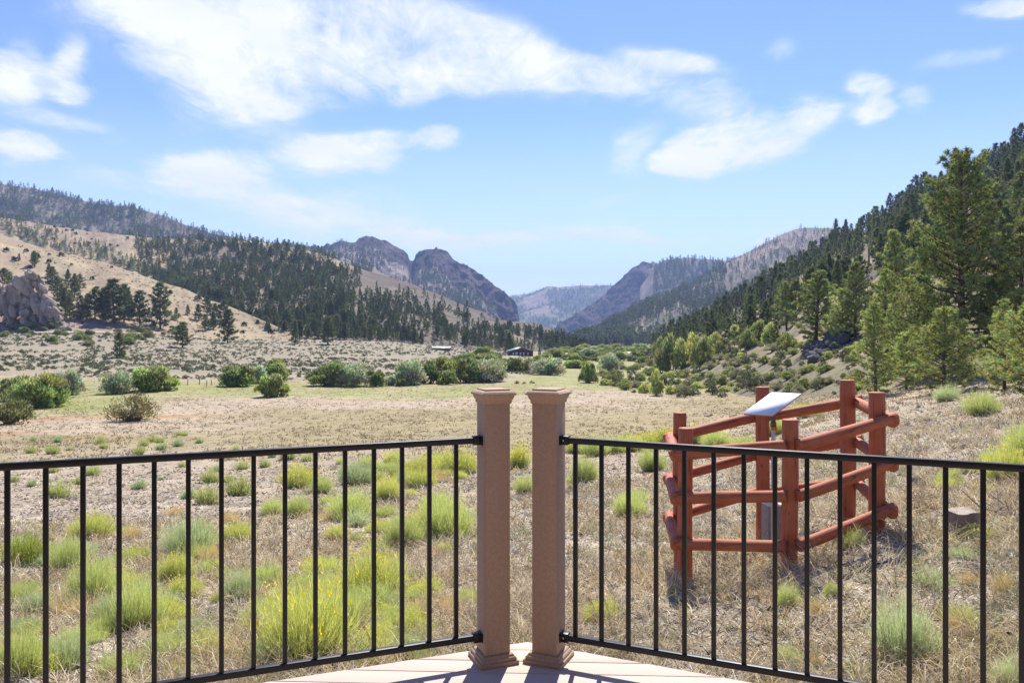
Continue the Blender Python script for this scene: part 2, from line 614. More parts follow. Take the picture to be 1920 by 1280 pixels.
H4 = Hill('butte', [(560, 470, 2200), (600, 466, 2200), (655, 460, 2200), (667, 453, 2200), (671, 448, 2200), (684, 444, 2200), (697, 441, 2200), (712, 447, 2200), (730, 457, 2200), (743, 462, 2200),
                    (755, 468, 2200), (765, 476, 2200), (768, 487, 2250), (772, 489, 2300), (776, 488, 2250), (780, 479, 2200), (786, 473, 2200), (805, 468, 2180), (830, 466, 2150),
                    (840, 472, 2140), (850, 486, 2120), (880, 502, 2080), (900, 515, 2050), (917, 527, 2020), (935, 540, 2000), (950, 551, 1980), (962, 562, 1960), (970, 573, 1950), (974, 600, 1950), (976, 640, 1950)],
           [(560, 1100), (976, 1400)], amp=12, gul=16, gscale=70, cliff=(0.86, ([560, 640, 670, 700, 765, 785, 850, 900, 935, 976], [.97, .95, .86, .80, .76, .76, .64, .60, .35, .05])), seed=41, rough_ridge=2.2, back=(.4, .4))
H5 = Hill('mountain', [(700, 560, 4600), (900, 556, 4600), (957, 555, 4600), (995, 550, 4600), (1025, 538, 4600), (1055, 537, 4600), (1112, 535, 4600), (1145, 535, 4600), (1250, 530, 4600), (1400, 540, 4600)],
           [(700, 3300), (1400, 3300)], amp=26, gul=30, gscale=190, seed=51, rough_ridge=1.2)
H6 = Hill('butte', [(1030, 640, 2650), (1045, 607, 2700), (1060, 600, 2720), (1075, 592, 2750), (1100, 577, 2800), (1125, 559, 2850), (1150, 537, 2900), (1165, 522, 2900), (1177, 510, 2900), (1188, 502, 2900), (1200, 496, 2900),
                    (1215, 494, 2900), (1232, 494, 2900), (1250, 501, 2900), (1270, 524, 2900), (1300, 560, 2900)],
           [(1030, 2450), (1300, 2250)], amp=12, gul=22, gscale=110, cliff=(0.45, ([1030, 1300], [.10, .14])), seed=61, rough_ridge=1.5, back=(.4, .4))
H7B = Hill('mountain', [(1200, 540, 2500), (1225, 505, 2500), (1237, 494, 2500), (1245, 487, 2500), (1285, 482, 2500), (1325, 485, 2500), (1350, 488, 2500), (1420, 490, 2500), (1600, 480, 2500)],
            [(1200, 1900), (1600, 1900)], amp=16, gul=22, gscale=110, seed=71, rough_ridge=0.8)
H7 = Hill('mountain', [(1070, 652, 1150), (1085, 644, 1200), (1120, 620, 1250), (1150, 600, 1300), (1200, 574, 1400), (1260, 548, 1500), (1300, 532, 1550), (1340, 508, 1600), (1380, 483, 1650), (1422, 463, 1700),
                       (1464, 440, 1700), (1492, 429, 1700), (1520, 426, 1700), (1560, 428, 1700), (1640, 436, 1700), (1750, 460, 1700), (2300, 420, 1700)],
           [(1070, 800), (1300, 750), (2300, 700)], amp=10, gul=14, gscale=80, seed=81, rough_ridge=0.8)
H8 = Hill('hillside', [(1195, 668, 560), (1220, 656, 550), (1245, 640, 540), (1290, 618, 520), (1340, 590, 500), (1400, 560, 480), (1450, 530, 465), (1500, 506, 450), (1560, 468, 430), (1620, 436, 410),
                       (1700, 398, 385), (1780, 358, 360), (1850, 330, 340), (1920, 302, 325), (2100, 225, 300), (2500, 80, 270)],
          [(1195, 360), (1240, 210), (1300, 130), (1350, 100), (1400, 84), (1500, 68), (1600, 60), (1700, 55), (1920, 47), (2500, 36)],
          amp=3.2, gul=3.4, gscale=26, prof=1.12, seed=91, rough_ridge=1.5)
NEARH = [H8, H3, H2]


def height(X, Y):
    X = np.asarray(X, float)
    Y = np.asarray(Y, float)
    z = ground(X, Y)
    for h in NEARH:
        z = np.maximum(z, h.height(X, Y))
    return z


_D = np.exp(np.linspace(math.log(2.0), math.log(1200), 1500))


def hit(px, py):
    """where the line of sight through a photo pixel meets the terrain"""
    X = (px - 960) / F * _D
    zr = -(py - HY) / F * _D
    h = height(X, _D)
    i = int(np.argmax(h >= zr))
    if h[i] < zr[i]:
        return None
    return np.array((X[i], _D[i], h[i]))


# ---- ground sheet
def ground_col(X, Y):
    px = X / np.maximum(Y, 3) * F + 960
    n1 = fbm(X / 4, Y / 4, 101, 4)
    n2 = fbm(X / 14, Y / 22, 102, 4)
    n3 = fbm(X / 1.0, Y / 1.0, 103, 4)
    soil = np.array((0.27, 0.22, 0.172))
    straw = np.array((0.46, 0.385, 0.28))
    c = mixc(soil, straw, smooth(.38, .62, n3) * .7)
    # bare trampled ground left of the slope
    bare = smooth(17, 24, Y) * smooth(55, 38, Y)
    c = mixc(c, np.array((0.34, 0.275, 0.195)), bare * .8)
    mead = smooth(32, 48, Y + 12 * (n2 - .5)) * smooth(150, 115, Y)
    c = mixc(c, mixc(np.array((0.41, 0.32, 0.205)), np.array((0.34, 0.25, 0.12)), smooth(.45, .62, n2)), mead * .95) if False else c * (1 - mead[:, None] * .95) + mixc(np.array((0.355, 0.285, 0.20)), np.array((0.27, 0.222, 0.12)), smooth(.42, .66, n2)) * mead[:, None] * .95
    rust = smooth(.46, .60, fbm(X / 9, Y / 5, 107, 4)) * smooth(44, 54, Y) * smooth(80, 64, Y) * smooth(520, 300, px)
    c = mixc(c, np.array((0.33, 0.20, 0.09)), rust * .8)
    # damp green strip along the willows and beyond them to the right
    g = smooth(88, 99, Y + 14 * (n1 - .5)) * smooth(128, 116, Y) * smooth(1010, 900, px)
    g2 = smooth(96, 125, Y) * smooth(900, 1020, px) * smooth(480, 330, Y)
    g3 = smooth(62, 74, Y) * smooth(110, 95, Y) * smooth(330, 200, px)
    gg = np.maximum(np.maximum(g * .95, g2), g3 * 1.0)
    c = mixc(c, np.array((0.235, 0.245, 0.085)), gg * np.clip(.45 + 1.1 * (n1 - .2), 0, 1))
    sage = smooth(118, 150, Y) * smooth(1010, 880, px)
    c = c * (1 - sage[:, None]) + mixc(np.array((0.285, 0.238, 0.165)), np.array((0.23, 0.205, 0.145)), n1) * sage[:, None]
    far = smooth(420, 600, Y)
    c = mixc(c, np.array((0.17, 0.18, 0.075)), far)
    return c


def build_ground():
    nu, nv = 760, 620
    u = np.linspace(-1.05, 1.05, nu)
    w = np.exp(np.linspace(math.log(2.2), math.log(9000), nv))
    U, W = np.meshgrid(u, w)
    Y = (W - 6).ravel()
    X = (U * W).ravel()
    Z = ground(X, Y)
    i = np.arange(nu - 1)[None, :] + np.arange(nv - 1)[:, None] * nu
    Fq = np.stack([i, i + 1, i + nu + 1, i + nu], -1).reshape(-1, 4)
    me = mesh_data('ground', np.stack([X, Y, Z], 1), [Fq], M['ground'], ground_col(X, Y), smooth=True)
    kind(link('ground', me), 'structure')


build_ground()


def c_h1(P, T, X, Y, Z):
    n = fbm(X / 40, Y / 60, 5, 4)
    return mixc(np.array((0.20, 0.165, 0.13)), np.array((0.10, 0.09, 0.07)), smooth(.4, .6, n))


def c_h2(P, T, X, Y, Z):
    n = fbm(X / 25, Y / 25, 6, 4)
    c = mixc(TAN, TAN2, smooth(.35, .65, n) * .8)
    # rocky dark edge of the slope towards the gap
    r = smooth(560, 720, P) * smooth(.38, .6, fbm(X / 22, Z / 12, 8, 4) + .12)
    c = mixc(c, np.array((0.105, 0.085, 0.072)), r * .95)
    f = smooth(300, 380, P) * smooth(.95, .8, T)
    return mixc(c, np.array((0.155, 0.135, 0.10)), f * .75)


def c_h3(P, T, X, Y, Z):
    n = fbm(X / 16, Y / 16, 7, 4)
    c = mixc(TAN * 1.03, TAN2, smooth(.35, .7, n) * .6)
    r = smooth(.22, .08, T) * smooth(330, 200, P)
    return mixc(c, np.array((0.27, 0.20, 0.165)), r * .8)


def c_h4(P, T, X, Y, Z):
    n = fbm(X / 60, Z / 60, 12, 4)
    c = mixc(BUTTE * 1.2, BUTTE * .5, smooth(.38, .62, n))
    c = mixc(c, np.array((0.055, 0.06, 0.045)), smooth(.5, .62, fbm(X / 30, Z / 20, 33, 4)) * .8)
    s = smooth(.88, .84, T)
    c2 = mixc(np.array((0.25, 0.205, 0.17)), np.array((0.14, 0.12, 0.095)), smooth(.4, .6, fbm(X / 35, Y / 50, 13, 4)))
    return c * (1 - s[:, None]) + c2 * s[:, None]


def c_h5(P, T, X, Y, Z):
    n = fbm(X / 130, Y / 170, 14, 5)
    c = mixc(np.array((0.24, 0.19, 0.14)), np.array((0.09, 0.10, 0.06)), smooth(.42, .56, n))
    return mixc(c, np.array((0.10, 0.14, 0.06)), smooth(1090, 1060, P) * smooth(.5, .4, T) * .5)


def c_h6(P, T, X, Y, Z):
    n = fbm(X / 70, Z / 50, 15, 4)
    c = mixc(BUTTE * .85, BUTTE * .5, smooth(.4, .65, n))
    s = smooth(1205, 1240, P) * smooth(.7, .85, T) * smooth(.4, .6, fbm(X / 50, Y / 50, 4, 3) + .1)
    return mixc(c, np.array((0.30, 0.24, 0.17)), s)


def c_h7(P, T, X, Y, Z):
    n = fbm(X / 60, Y / 110, 16, 4)
    c = mixc(np.array((0.225, 0.18, 0.145)), np.array((0.135, 0.12, 0.095)), smooth(.4, .62, n))
    return mixc(c, np.array((0.10, 0.15, 0.055)), smooth(.6, .7, fbm(X / 90, Y / 90, 18, 3)) * .6)


def c_h8(P, T, X, Y, Z):
    n = fbm(X / 12, Y / 12, 17, 5)
    c = mixc(np.array((0.31, 0.25, 0.155)), np.array((0.18, 0.16, 0.10)), smooth(.35, .6, n))
    r = smooth(.52, .66, fbm(X / 14, Z / 8, 19, 4))
    return mixc(c, np.array((0.105, 0.095, 0.085)), r * .8)


H5.build(260, 90, c_h5, M['farhill'])
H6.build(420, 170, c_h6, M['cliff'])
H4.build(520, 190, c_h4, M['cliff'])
H7B.build(260, 80, c_h7, M['farhill'])
H7.build(520, 170, c_h7, M['farhill'])
H1.build(520, 120, c_h1, M['farhill'])
H2.build(700, 180, c_h2, M['hill'])
H3.build(420, 140, c_h3, M['hill'])
H8.build(560, 240, c_h8, M['hill'])


# ------------------------------------------------------------------ geometry kits
def unit(v):
    return v / np.maximum(np.linalg.norm(v, axis=-1, keepdims=True), 1e-9)


def rdirs(n, r=rng):
    v = r.normal(size=(n, 3))
    return unit(v)


def tubes(segs, sides=5):
    """segs: list of (points (k,3), radii (k,)) -> V, F"""
    VV, FF, off = [], [], 0
    ang = np.arange(sides) / sides * 2 * PI
    for P, R in segs:
        P = np.asarray(P, float)
        R = np.asarray(R, float)
        k = len(P)
        d = np.gradient(P, axis=0)
        d = unit(d)
        ref = np.where(np.abs(d[:, 2:3]) > 0.9, np.array([[1.0, 0, 0]]), np.array([[0, 0, 1.0]]))
        a = unit(np.cross(d, ref))
        b = np.cross(d, a)
        ring = P[:, None, :] + R[:, None, None] * (np.cos(ang)[None, :, None] * a[:, None, :] + np.sin(ang)[None, :, None] * b[:, None, :])
        VV.append(ring.reshape(-1, 3))
        i = (np.arange(k - 1) * sides)[:, None] + np.arange(sides)[None, :]
        j = (np.arange(k - 1) * sides)[:, None] + (np.arange(sides)[None, :] + 1) % sides
        FF.append(np.stack([i, j, j + sides, i + sides], -1).reshape(-1, 4) + off)
        off += k * sides
    return np.concatenate(VV), np.concatenate(FF)


def spikes(base, dirs, length, width, r=rng):
    """thin triangles standing on base points"""
    n = len(base)
    side = unit(np.cross(dirs, rdirs(n, r))) * (width * 0.5)[:, None]
    V = np.stack([base - side, base + side, base + dirs * length[:, None]], 1).reshape(-1, 3)
    Fk = np.arange(n * 3).reshape(-1, 3)
    return V, Fk


def leafs(pos, dirs, length, width, r=rng):
    """rhombic leaves / leaf sprays"""
    n = len(pos)
    side = unit(np.cross(dirs, rdirs(n, r))) * (width * 0.5)[:, None]
    tip = pos + dirs * length[:, None]
    mid = pos + dirs * (length * 0.5)[:, None]
    V = np.stack([pos, mid + side, tip, mid - side], 1).reshape(-1, 3)
    return V, np.arange(n * 4).reshape(-1, 4)


def ribbons(base, d0, bend, length, width, r=rng):
    """grass blades: quad + quad + tri tip, curved"""
    n = len(base)
    side = unit(np.cross(d0, rdirs(n, r))) * (width * 0.5)[:, None]
    L = length[:, None]
    p1 = base + d0 * L * 0.4 + bend * L * 0.08
    p2 = base + d0 * L * 0.75 + bend * L * 0.35
    p3 = base + d0 * L * 0.95 + bend * L * 0.8
    V = np.stack([base - side, base + side, p1 - side * .9, p1 + side * .9, p2 - side * .65, p2 + side * .65, p3], 1).reshape(-1, 3)
    o = (np.arange(n) * 7)[:, None]
    Q = np.concatenate([o + np.array([[0, 1, 3, 2]]), o + np.array([[2, 3, 5, 4]])])
    T = o + np.array([[4, 5, 6]])
    return V, Q, T


# ---- pines
def make_pine(seed, H=10.0, R=2.2, z0=0.1, nb=60, per=9, needles=9, tl=0.26, tw=0.045, shape=0.75, lean=0.0, dens=1.0, hue=None, sweep=0.25):
    """returns (trunkV, trunkF, crownV, crownF, crownC)"""
    r = np.random.default_rng(seed)
    segs = []
    k = 9
    zz = np.linspace(0, H * .97, k)
    wob = np.cumsum(r.normal(0, 0.012 * H / 3, (k, 2)), 0)
    tp = np.stack([wob[:, 0] + lean * zz, wob[:, 1], zz], 1)
    tr = 0.018 * H * (1 - zz / H) ** 0.8 + 0.012 * H / 10
    tp[0, 2] = -0.5
    segs.append((tp, tr))
    base_t, dirs_t, out_t, zt = [], [], [], []
    for i in range(nb):
        f = (i + r.uniform(0, .9)) / nb
        t = f ** 0.9
        z = H * (z0 + (0.97 - z0) * t)
        env = ((1 - t) ** shape) * min(1.0, 0.45 + t / .28)
        az = i * 2.4 + r.uniform(-.5, .5)
        L = R * env * r.uniform(0.5, 1.15) * (.72 + .56 * float(vnoise(az * .9 + seed, t * 5, seed))) * 1.05 + 0.08 * R
        el = -0.12 + 0.75 * t + r.uniform(-.15, .2)
        o = np.array([np.interp(z, tp[:, 2], tp[:, 0]), np.interp(z, tp[:, 2], tp[:, 1]), z])
        s = np.linspace(0, 1, 5)
        hd = np.array([math.cos(az), math.sin(az), 0])
        P = o + hd[None, :] * (L * s * math.cos(el))[:, None] + np.array([0, 0, 1.0])[None, :] * (L * (math.sin(el) * s + sweep * s ** 2))[:, None]
        P += np.outer(s, r.normal(0, .05 * L, 3))
        segs.append((P[[0, 2, 4]], np.array([.022, .014, .006]) * L + .004 * H / 10))
        m = max(3, int(per * dens * (L / R) * 1.1 + 1))
        ss = r.uniform(0.28, 1.0, m) ** 0.75
        ss[0] = 1.0
        pp = np.stack([np.interp(ss, s, P[:, j]) for j in range(3)], 1)
        spread = (0.22 * L * (1.05 - ss) + 0.035 * L)
        offs = r.normal(0, 1, (m, 3)) * spread[:, None] * np.array([1, 1, .45])
        pp = pp + offs
        dd = unit(hd[None, :] * .8 + np.array([[0, 0, .55]]) + offs * .6 / max(L, .1))
        base_t.append(pp)
        dirs_t.append(dd)
    # leader
    m = max(4, int(per * .8))
    pp = tp[-1] + r.normal(0, .03 * R, (m, 3)) + np.array([0, 0, 1.0]) * r.uniform(-.12 * H * .4, .02 * H, (m, 1))
    base_t.append(pp)
    dirs_t.append(unit(r.normal(0, .5, (m, 3)) + [0, 0, 1]))
    B = np.concatenate(base_t)
    Dd = np.concatenate(dirs_t)
    n = len(B)
    tv = r.uniform(.55, 1.5, n)
    # tuft colours, new growth yellower
    hue = np.array(hue if hue is not None else (0.070, 0.098, 0.034))
    tc = hue[None, :] * tv[:, None] * np.stack([1 + r.normal(0, .12, n), 1 + r.normal(0, .06, n), 1 + r.normal(0, .12, n)], 1)
    Bn = np.repeat(B, needles, 0)
    nd = unit(np.repeat(Dd, needles, 0) * 0.55 + rdirs(n * needles, r) * 0.85)
    ln = tl * r.uniform(.7, 1.2, n * needles) * np.repeat(r.uniform(.8, 1.2, n), needles)
    V, Fk = spikes(Bn, nd, ln, np.full(n * needles, tw), r)
    col = np.repeat(np.repeat(tc, needles, 0), 3, 0)
    TV, TF = tubes(segs, 5)
    return TV, TF, V, Fk, col


def pine_mesh(name, **kw):
    TV, TF, V, Fk, col = make_pine(**kw)
    return (mesh_data(name + '_trunk', TV, [TF], M['bark'], smooth=True), mesh_data(name + '_crown', V, [Fk], M['needle'], np.clip(col, 0, 1)))


NEAR_G = (0.40, 0.44, 0.165)
NEAR_D = (0.19, 0.22, 0.088)
FAR_G = (0.145, 0.172, 0.082)
PINES_BIG = [pine_mesh('pine_a', seed=1, H=18, R=5.0, z0=.10, nb=120, per=40, needles=18, tl=.36, tw=.075, shape=.62, hue=(0.235, 0.265, 0.10), sweep=.3),
             pine_mesh('pine_b', seed=5, H=16, R=3.4, z0=.06, nb=100, per=34, needles=10, tl=.38, tw=.08, shape=.7, hue=NEAR_D)]
PINES_NEAR = [pine_mesh('pine_c', seed=2, H=6, R=2.1, z0=.05, nb=66, per=34, needles=18, tl=.20, tw=.038, shape=.6, hue=NEAR_G, sweep=.4),
              pine_mesh('pine_d', seed=3, H=8, R=1.9, z0=.04, nb=84, per=28, needles=18, tl=.21, tw=.04, shape=.75, hue=NEAR_G, sweep=.35),
              pine_mesh('pine_e', seed=4, H=9, R=2.2, z0=.08, nb=84, per=28, needles=18, tl=.25, tw=.045, shape=.65, hue=(0.28, 0.315, 0.12))]
PINES_MID = [pine_mesh('pine_m%d' % i, seed=30 + i, H=10, R=(2.6, 2.2, 3.0, 2.0, 2.7)[i], z0=(.06, .03, .10, .03, .14)[i], nb=56, per=16, needles=8, tl=.62, tw=.15, shape=(.7, .85, .6, .9, .55)[i],
                       hue=(FAR_G, (0.175, 0.205, 0.086), (0.13, 0.16, 0.074), (0.15, 0.175, 0.08), (0.19, 0.215, 0.09))[i]) for i in range(5)]
_nm = ['pine_n%d' % i for i in range(3)]
FOREST_SRC = [make_pine(60 + i, H=10, R=(2.2, 1.8, 2.6)[i], z0=.08, nb=12, per=5, needles=3, tl=1.5, tw=.75, shape=(.75, .9, .65)[i], hue=FAR_G) for i in range(3)]
FOREST_SRC2 = [make_pine(70 + i, H=10, R=(2.7, 2.2, 3.1, 2.0)[i], z0=(.06, .03, .14, .03)[i], nb=26, per=7, needles=5, tl=1.0, tw=.36, shape=(.75, .9, .65, 1.0)[i], hue=(FAR_G, (0.160, 0.190, 0.085), (0.115, 0.142, 0.070), (0.17, 0.195, 0.085))[i]) for i in range(4)]


def place_pine(pair, loc, h, base_h, label, group, cat='pine tree', w=1.0, rz=None, name='pine_tree'):
    s = h / base_h
    o = empty(name, loc, random.uniform(0, 6.28) if rz is None else rz)
    o.scale = (s * w, s * w, s)
    link('trunk', pair[0], o)
    link('crown', pair[1], o)
    tag(o, label, cat, group)
    return o


def forest(name, pts, hs, seed, tint=(1, 1, 1), label=None, src=None):
    """one mesh of many small distant trees"""
    r = np.random.default_rng(seed)
    VV, FF, CC, off = [], [], [], 0
    pts = np.asarray(pts)
    src = src or FOREST_SRC
    ids = r.integers(0, len(src), len(pts))
    for k in range(len(src)):
        sel = np.where(ids == k)[0]
        if not len(sel):
            continue
        _, _, V, Fk, col = src[k]
        n = len(sel)
        a = r.uniform(0, 2 * PI, n)
        s = hs[sel] / 10.0
        wd = s * r.uniform(.8, 1.25, n)
        X = V[None, :, 0] * np.cos(a)[:, None] - V[None, :, 1] * np.sin(a)[:, None]
        Yv = V[None, :, 0] * np.sin(a)[:, None] + V[None, :, 1] * np.cos(a)[:, None]
        P = np.stack([X * wd[:, None], Yv * wd[:, None], np.broadcast_to(V[None, :, 2], X.shape) * s[:, None]], -1) + pts[sel][:, None, :]
        VV.append(P.reshape(-1, 3))
        FF.append((Fk[None] + (np.arange(n) * len(V))[:, None, None]).reshape(-1, 3) + off)
        off += n * len(V)
        cc = col[None] * r.uniform(.75, 1.3, (n, 1, 1)) * np.array(tint)[None, None, :]
        CC.append(cc.reshape(-1, 3))
    me = mesh_data(name, np.concatenate(VV), [np.concatenate(FF)], M['needle'], np.clip(np.concatenate(CC), 0, 1))
    o = link(name, me)
    kind(o, 'stuff')
    o['label'] = label
    o['category'] = 'forest'
    return o


def scatter(h, n, pxr, tr, dens, seed):
    """points on a hill where dens(px,t,X,Y,Z) in 0..1 lets them stand"""
    r = np.random.default_rng(seed)
    px = r.uniform(pxr[0], pxr[1], n)
    t = r.uniform(tr[0], tr[1], n)
    X, Y, Z = h.point(px, t)
    keep = r.uniform(0, 1, n) < dens(px, t, X, Y, Z)
    return np.stack([X, Y, Z], 1)[keep], px[keep], t[keep]


# ------------------------------------------------------------------ far forests (stuff)
P_, px_, t_ = scatter(H1, 9000, (-60, 700), (.25, 1.0), lambda p, t, X, Y, Z: .30 + .9 * smooth(.42, .58, fbm(X / 50, Y / 90, 201, 3)), 1)
forest('forest', P_, rng.uniform(5, 11, len(P_)), 2, label='dark pine forest covering the long ridge under the sky')
P_, px_, t_ = scatter(H4, 3600, (560, 970), (.3, .86), lambda p, t, X, Y, Z: .75 * smooth(.40, .55, fbm(X / 70, Y / 120, 202, 3)), 3)
forest('forest', P_, rng.uniform(7, 13, len(P_)), 4, label='scattered dark pines on the pale slope below the twin rock buttes')
P_, px_, t_ = scatter(H5, 3000, (940, 1160), (.1, 1.0), lambda p, t, X, Y, Z: smooth(.42, .56, fbm(X / 130, Y / 170, 14, 5)), 5)
forest('forest', P_, rng.uniform(9, 15, len(P_)), 6, label='patchy pines on the most distant mountain in the valley gap')
P_, px_, t_ = scatter(H7B, 2600, (1225, 1420), (.2, 1.0), lambda p, t, X, Y, Z: .9 + 0 * p, 7)
forest('forest', P_, rng.uniform(8, 14, len(P_)), 8, label='dense pines on the flat-topped mountain behind the rounded butte')
P_, px_, t_ = scatter(H7, 9000, (1075, 1640), (.02, 1.0), lambda p, t, X, Y, Z: np.where(p < 1360, .95, .12 + .6 * smooth(.55, .35, t)) * (.25 + smooth(.38, .52, fbm(X / 60, Y / 110, 203, 3))), 9)
forest('forest', P_, rng.uniform(6, 12, len(P_)), 10, label='dark pine forest climbing the mountain slope beside the valley gap')


def snags(name, h, n, pxr, tr, hgt, seed, label):
    r = np.random.default_rng(seed)
    px = r.uniform(*pxr, n)
    t = r.uniform(*tr, n)
    X, Y, Z = h.point(px, t)
    b = np.stack([X, Y, Z - .3], 1)
    d = unit(np.stack([r.normal(0, .05, n), r.normal(0, .05, n), np.ones(n)], 1))
    V, Fk = spikes(b, d, r.uniform(hgt * .5, hgt, n), np.full(n, hgt * .07), r)
    V2, F2 = spikes(b, d, r.uniform(hgt * .5, hgt, n), np.full(n, hgt * .07), r)
    me = mesh_data(name, np.concatenate([V, V2]), [np.concatenate([Fk, F2 + len(V)])], M['twig'])
    o = kind(link(name, me), 'stuff')
    o['label'] = label


snags('burnt_trees', H7, 1500, (1370, 1620), (.3, 1.0), 11, 5, 'bare grey trunks of burnt trees on the rounded mountain')
snags('burnt_trees', H8, 260, (1330, 1900), (.35, 1.0), 11, 6, 'bare grey dead trunks standing among the pines on the steep hillside')

# ------------------------------------------------------------------ pines one can tell apart
# hand placed: photo px, base row, height px, mesh, label
pine_list = [
    (1805, 705, 428, ('B', 0), 'tallest pine, broad irregular crown rising above the wooded hillside against the sky', 1.0),
    (1768, 737, 162, ('N', 0), 'bushy young pine with several dark lower limbs, behind the tall log post', 1.35),
    (1886, 738, 186, ('N', 1), 'upright young pine standing beside the bushy one, above the round green shrub', 1.05),
    (1638, 742, 180, ('N', 1), 'slim pale green pine just behind the tallest log post', 1.1),
    (1530, 648, 142, ('N', 2), 'dark spreading pine directly above the dark rock pile', 1.5),
    (1604, 632, 142, ('N', 2), 'pine with a bare lower trunk between the dark spreading pine and the slim one', 1.0),
    (1683, 650, 222, ('N', 2), 'tall thin pine in front of the steep hillside, next to the tallest pine', .9),
    (1718, 705, 215, ('N', 2), 'pine tucked under the branches of the tallest pine', 1.2),
    (1660, 690, 190, ('N', 1), 'light green pine close behind the slim pale green one', 1.2),
    (1910, 690, 285, ('N', 2), 'tall light green pine at the very edge beside the tallest pine', 1.3),
    (1868, 690, 175, ('N', 0), 'pine half hidden between the tallest pine and the upright young one', 1.1),
    (1745, 690, 150, ('N', 2), 'dense green pine behind the bushy young pine', 1.2),
    (1580, 640, 100, ('N', 0), 'small bright pine on the crest of the rock pile', 1.1),
    (1700, 730, 110, ('N', 0), 'low bright pine between the slim pine and the bushy young one', 1.2),
    (1945, 745, 210, ('N', 0), 'pine cut off by the picture edge above the sunlit slope', 1.3),
    (1475, 618, 92, ('N', 2), 'green pine on the slope above the pale green saplings', 1.2),
    (225, 671, 50, ('M', 1), 'lone small pine standing in the middle of the sage flat', 1.5),
    (342, 652, 48, ('M', 2), 'round-topped lone pine below the dirt road', 1.6),
    (427, 643, 64, ('M', 0), 'broad lone pine in front of the wooded hill, casting shade on the flat', 1.3),
    (615, 646, 52, ('M', 2), 'dark wide pine at the foot of the wooded hill on the flat', 1.4),
    (553, 645, 46, ('M', 1), 'slim pine on the flat beside the dark wide one', 1.1),
    (300, 617, 88, ('M', 0), 'tallest pine of the grove on the tan hillside above the dirt road', 1.35),
    (262, 611, 66, ('M', 2), 'pine second from the tallest in the hillside grove', 1.3),
    (215, 606, 84, ('M', 0), 'dense wide pine in the middle of the hillside grove', 1.6),
    (232, 604, 70, ('M', 4), 'pine leaning against the dense wide one in the grove', 1.2),
    (178, 598, 56, ('M', 2), 'pale green pine at the uphill end of the grove', 1.5),
    (198, 601, 62, ('M', 0), 'pine between the pale green and the dense wide one in the grove', 1.3),
    (131, 598, 50, ('M', 1), 'dark pine just below the slanting rock outcrop', 1.2),
    (954, 662, 40, ('M', 1), 'dark pointed spruce beside the red barn', 1.7),
    (1012, 666, 14, ('M', 1), 'small dark spruce on the far side of the red barn', 1.4),
    (65, 500, 30, ('M', 4), 'pine growing on top of the slanting rock outcrop', 1.3),
    (100, 545, 45, ('M', 0), 'pine hard against the back of the slanting rock outcrop', 1.3),
]
n_ind = 0
for (px, py, hp, (k, i), lab, w) in pine_list:
    q = hit(px, py)
    if q is None:
        continue
    h = hp / F * q[1]
    src, bh = {'B': (PINES_BIG, (18, 16)), 'N': (PINES_NEAR, (6, 8, 9)), 'M': (PINES_MID, (10,) * 5)}[k]
    place_pine(src[i], q + np.array((0, 0, -.15)), h, bh[i], lab, None, w=w * (1.0 if k != 'M' else .9))
    n_ind += 1

# wooded hill (H2): the largest as things, the rest as one forest


def d_h2(p, t, X, Y, Z):
    core = smooth(255, 300, p + 20 * t) * smooth(700, 600, p) * smooth(1.0, .86, t + .0 * p)
    top = smooth(.90, .98, t) * 0.25 * smooth(420, 330, p)
    low = smooth(560, 640, p) * smooth(.85, .35, t) * (.18 + .6 * smooth(.42, .6, fbm(X / 18, Y / 18, 207, 3)))
    gul = smooth(.6, .68, fbm(X / 30, Y / 30, 204, 3)) * .25 * smooth(.92, .85, t)
    return np.clip(np.maximum(np.maximum(core * (.5 + .95 * smooth(.36, .56, fbm(X / 22, Y / 22, 205, 3))), top), np.maximum(low, gul * .6)), 0, 1)


P2, p2, t2 = scatter(H2, 5600, (240, 1095), (.01, .99), d_h2, 21)
h2 = rng.uniform(3.2, 8.0, len(P2)) * np.interp(p2, [600, 1000], [1, .85])
vis = h2 / P2[:, 1]
order = np.argsort(-vis)
N2 = 110
forest('forest', P2[order[N2:]], h2[order[N2:]], 22, tint=(1.0, 1.0, 1.0), src=FOREST_SRC2, label='dark pine wood covering the hill beyond the willows')
for j in order[:N2]:
    i = int(rng.integers(0, 5))
    if t2[j] < .14:
        lab, grp = 'pine in the ragged lower edge of the wood where it meets the flat', 'pines along the foot of the wooded hill'
    elif p2[j] > 700:
        lab, grp = 'dark pine on the rocky slope running down toward the red barn', 'pines on the rocky slope above the barn'
    else:
        lab, grp = 'dark green pine inside the dense wood on the hill beyond the willows', 'pines of the dense hill wood'
    place_pine(PINES_MID[i], P2[j], h2[j], 10, lab, grp, w=rng.uniform(.9, 1.3))

# steep hillside (H8)


def d_h8(p, t, X, Y, Z):
    b = smooth(.10, .22, t) * (.20 + .85 * smooth(.36, .52, fbm(X / 16, Y / 24, 206, 3)))
    tanp = np.exp(-(((p - 1625) / 38) ** 2 + ((t - .48) / .10) ** 2))
    return np.clip(b * (1 - tanp), 0, 1)


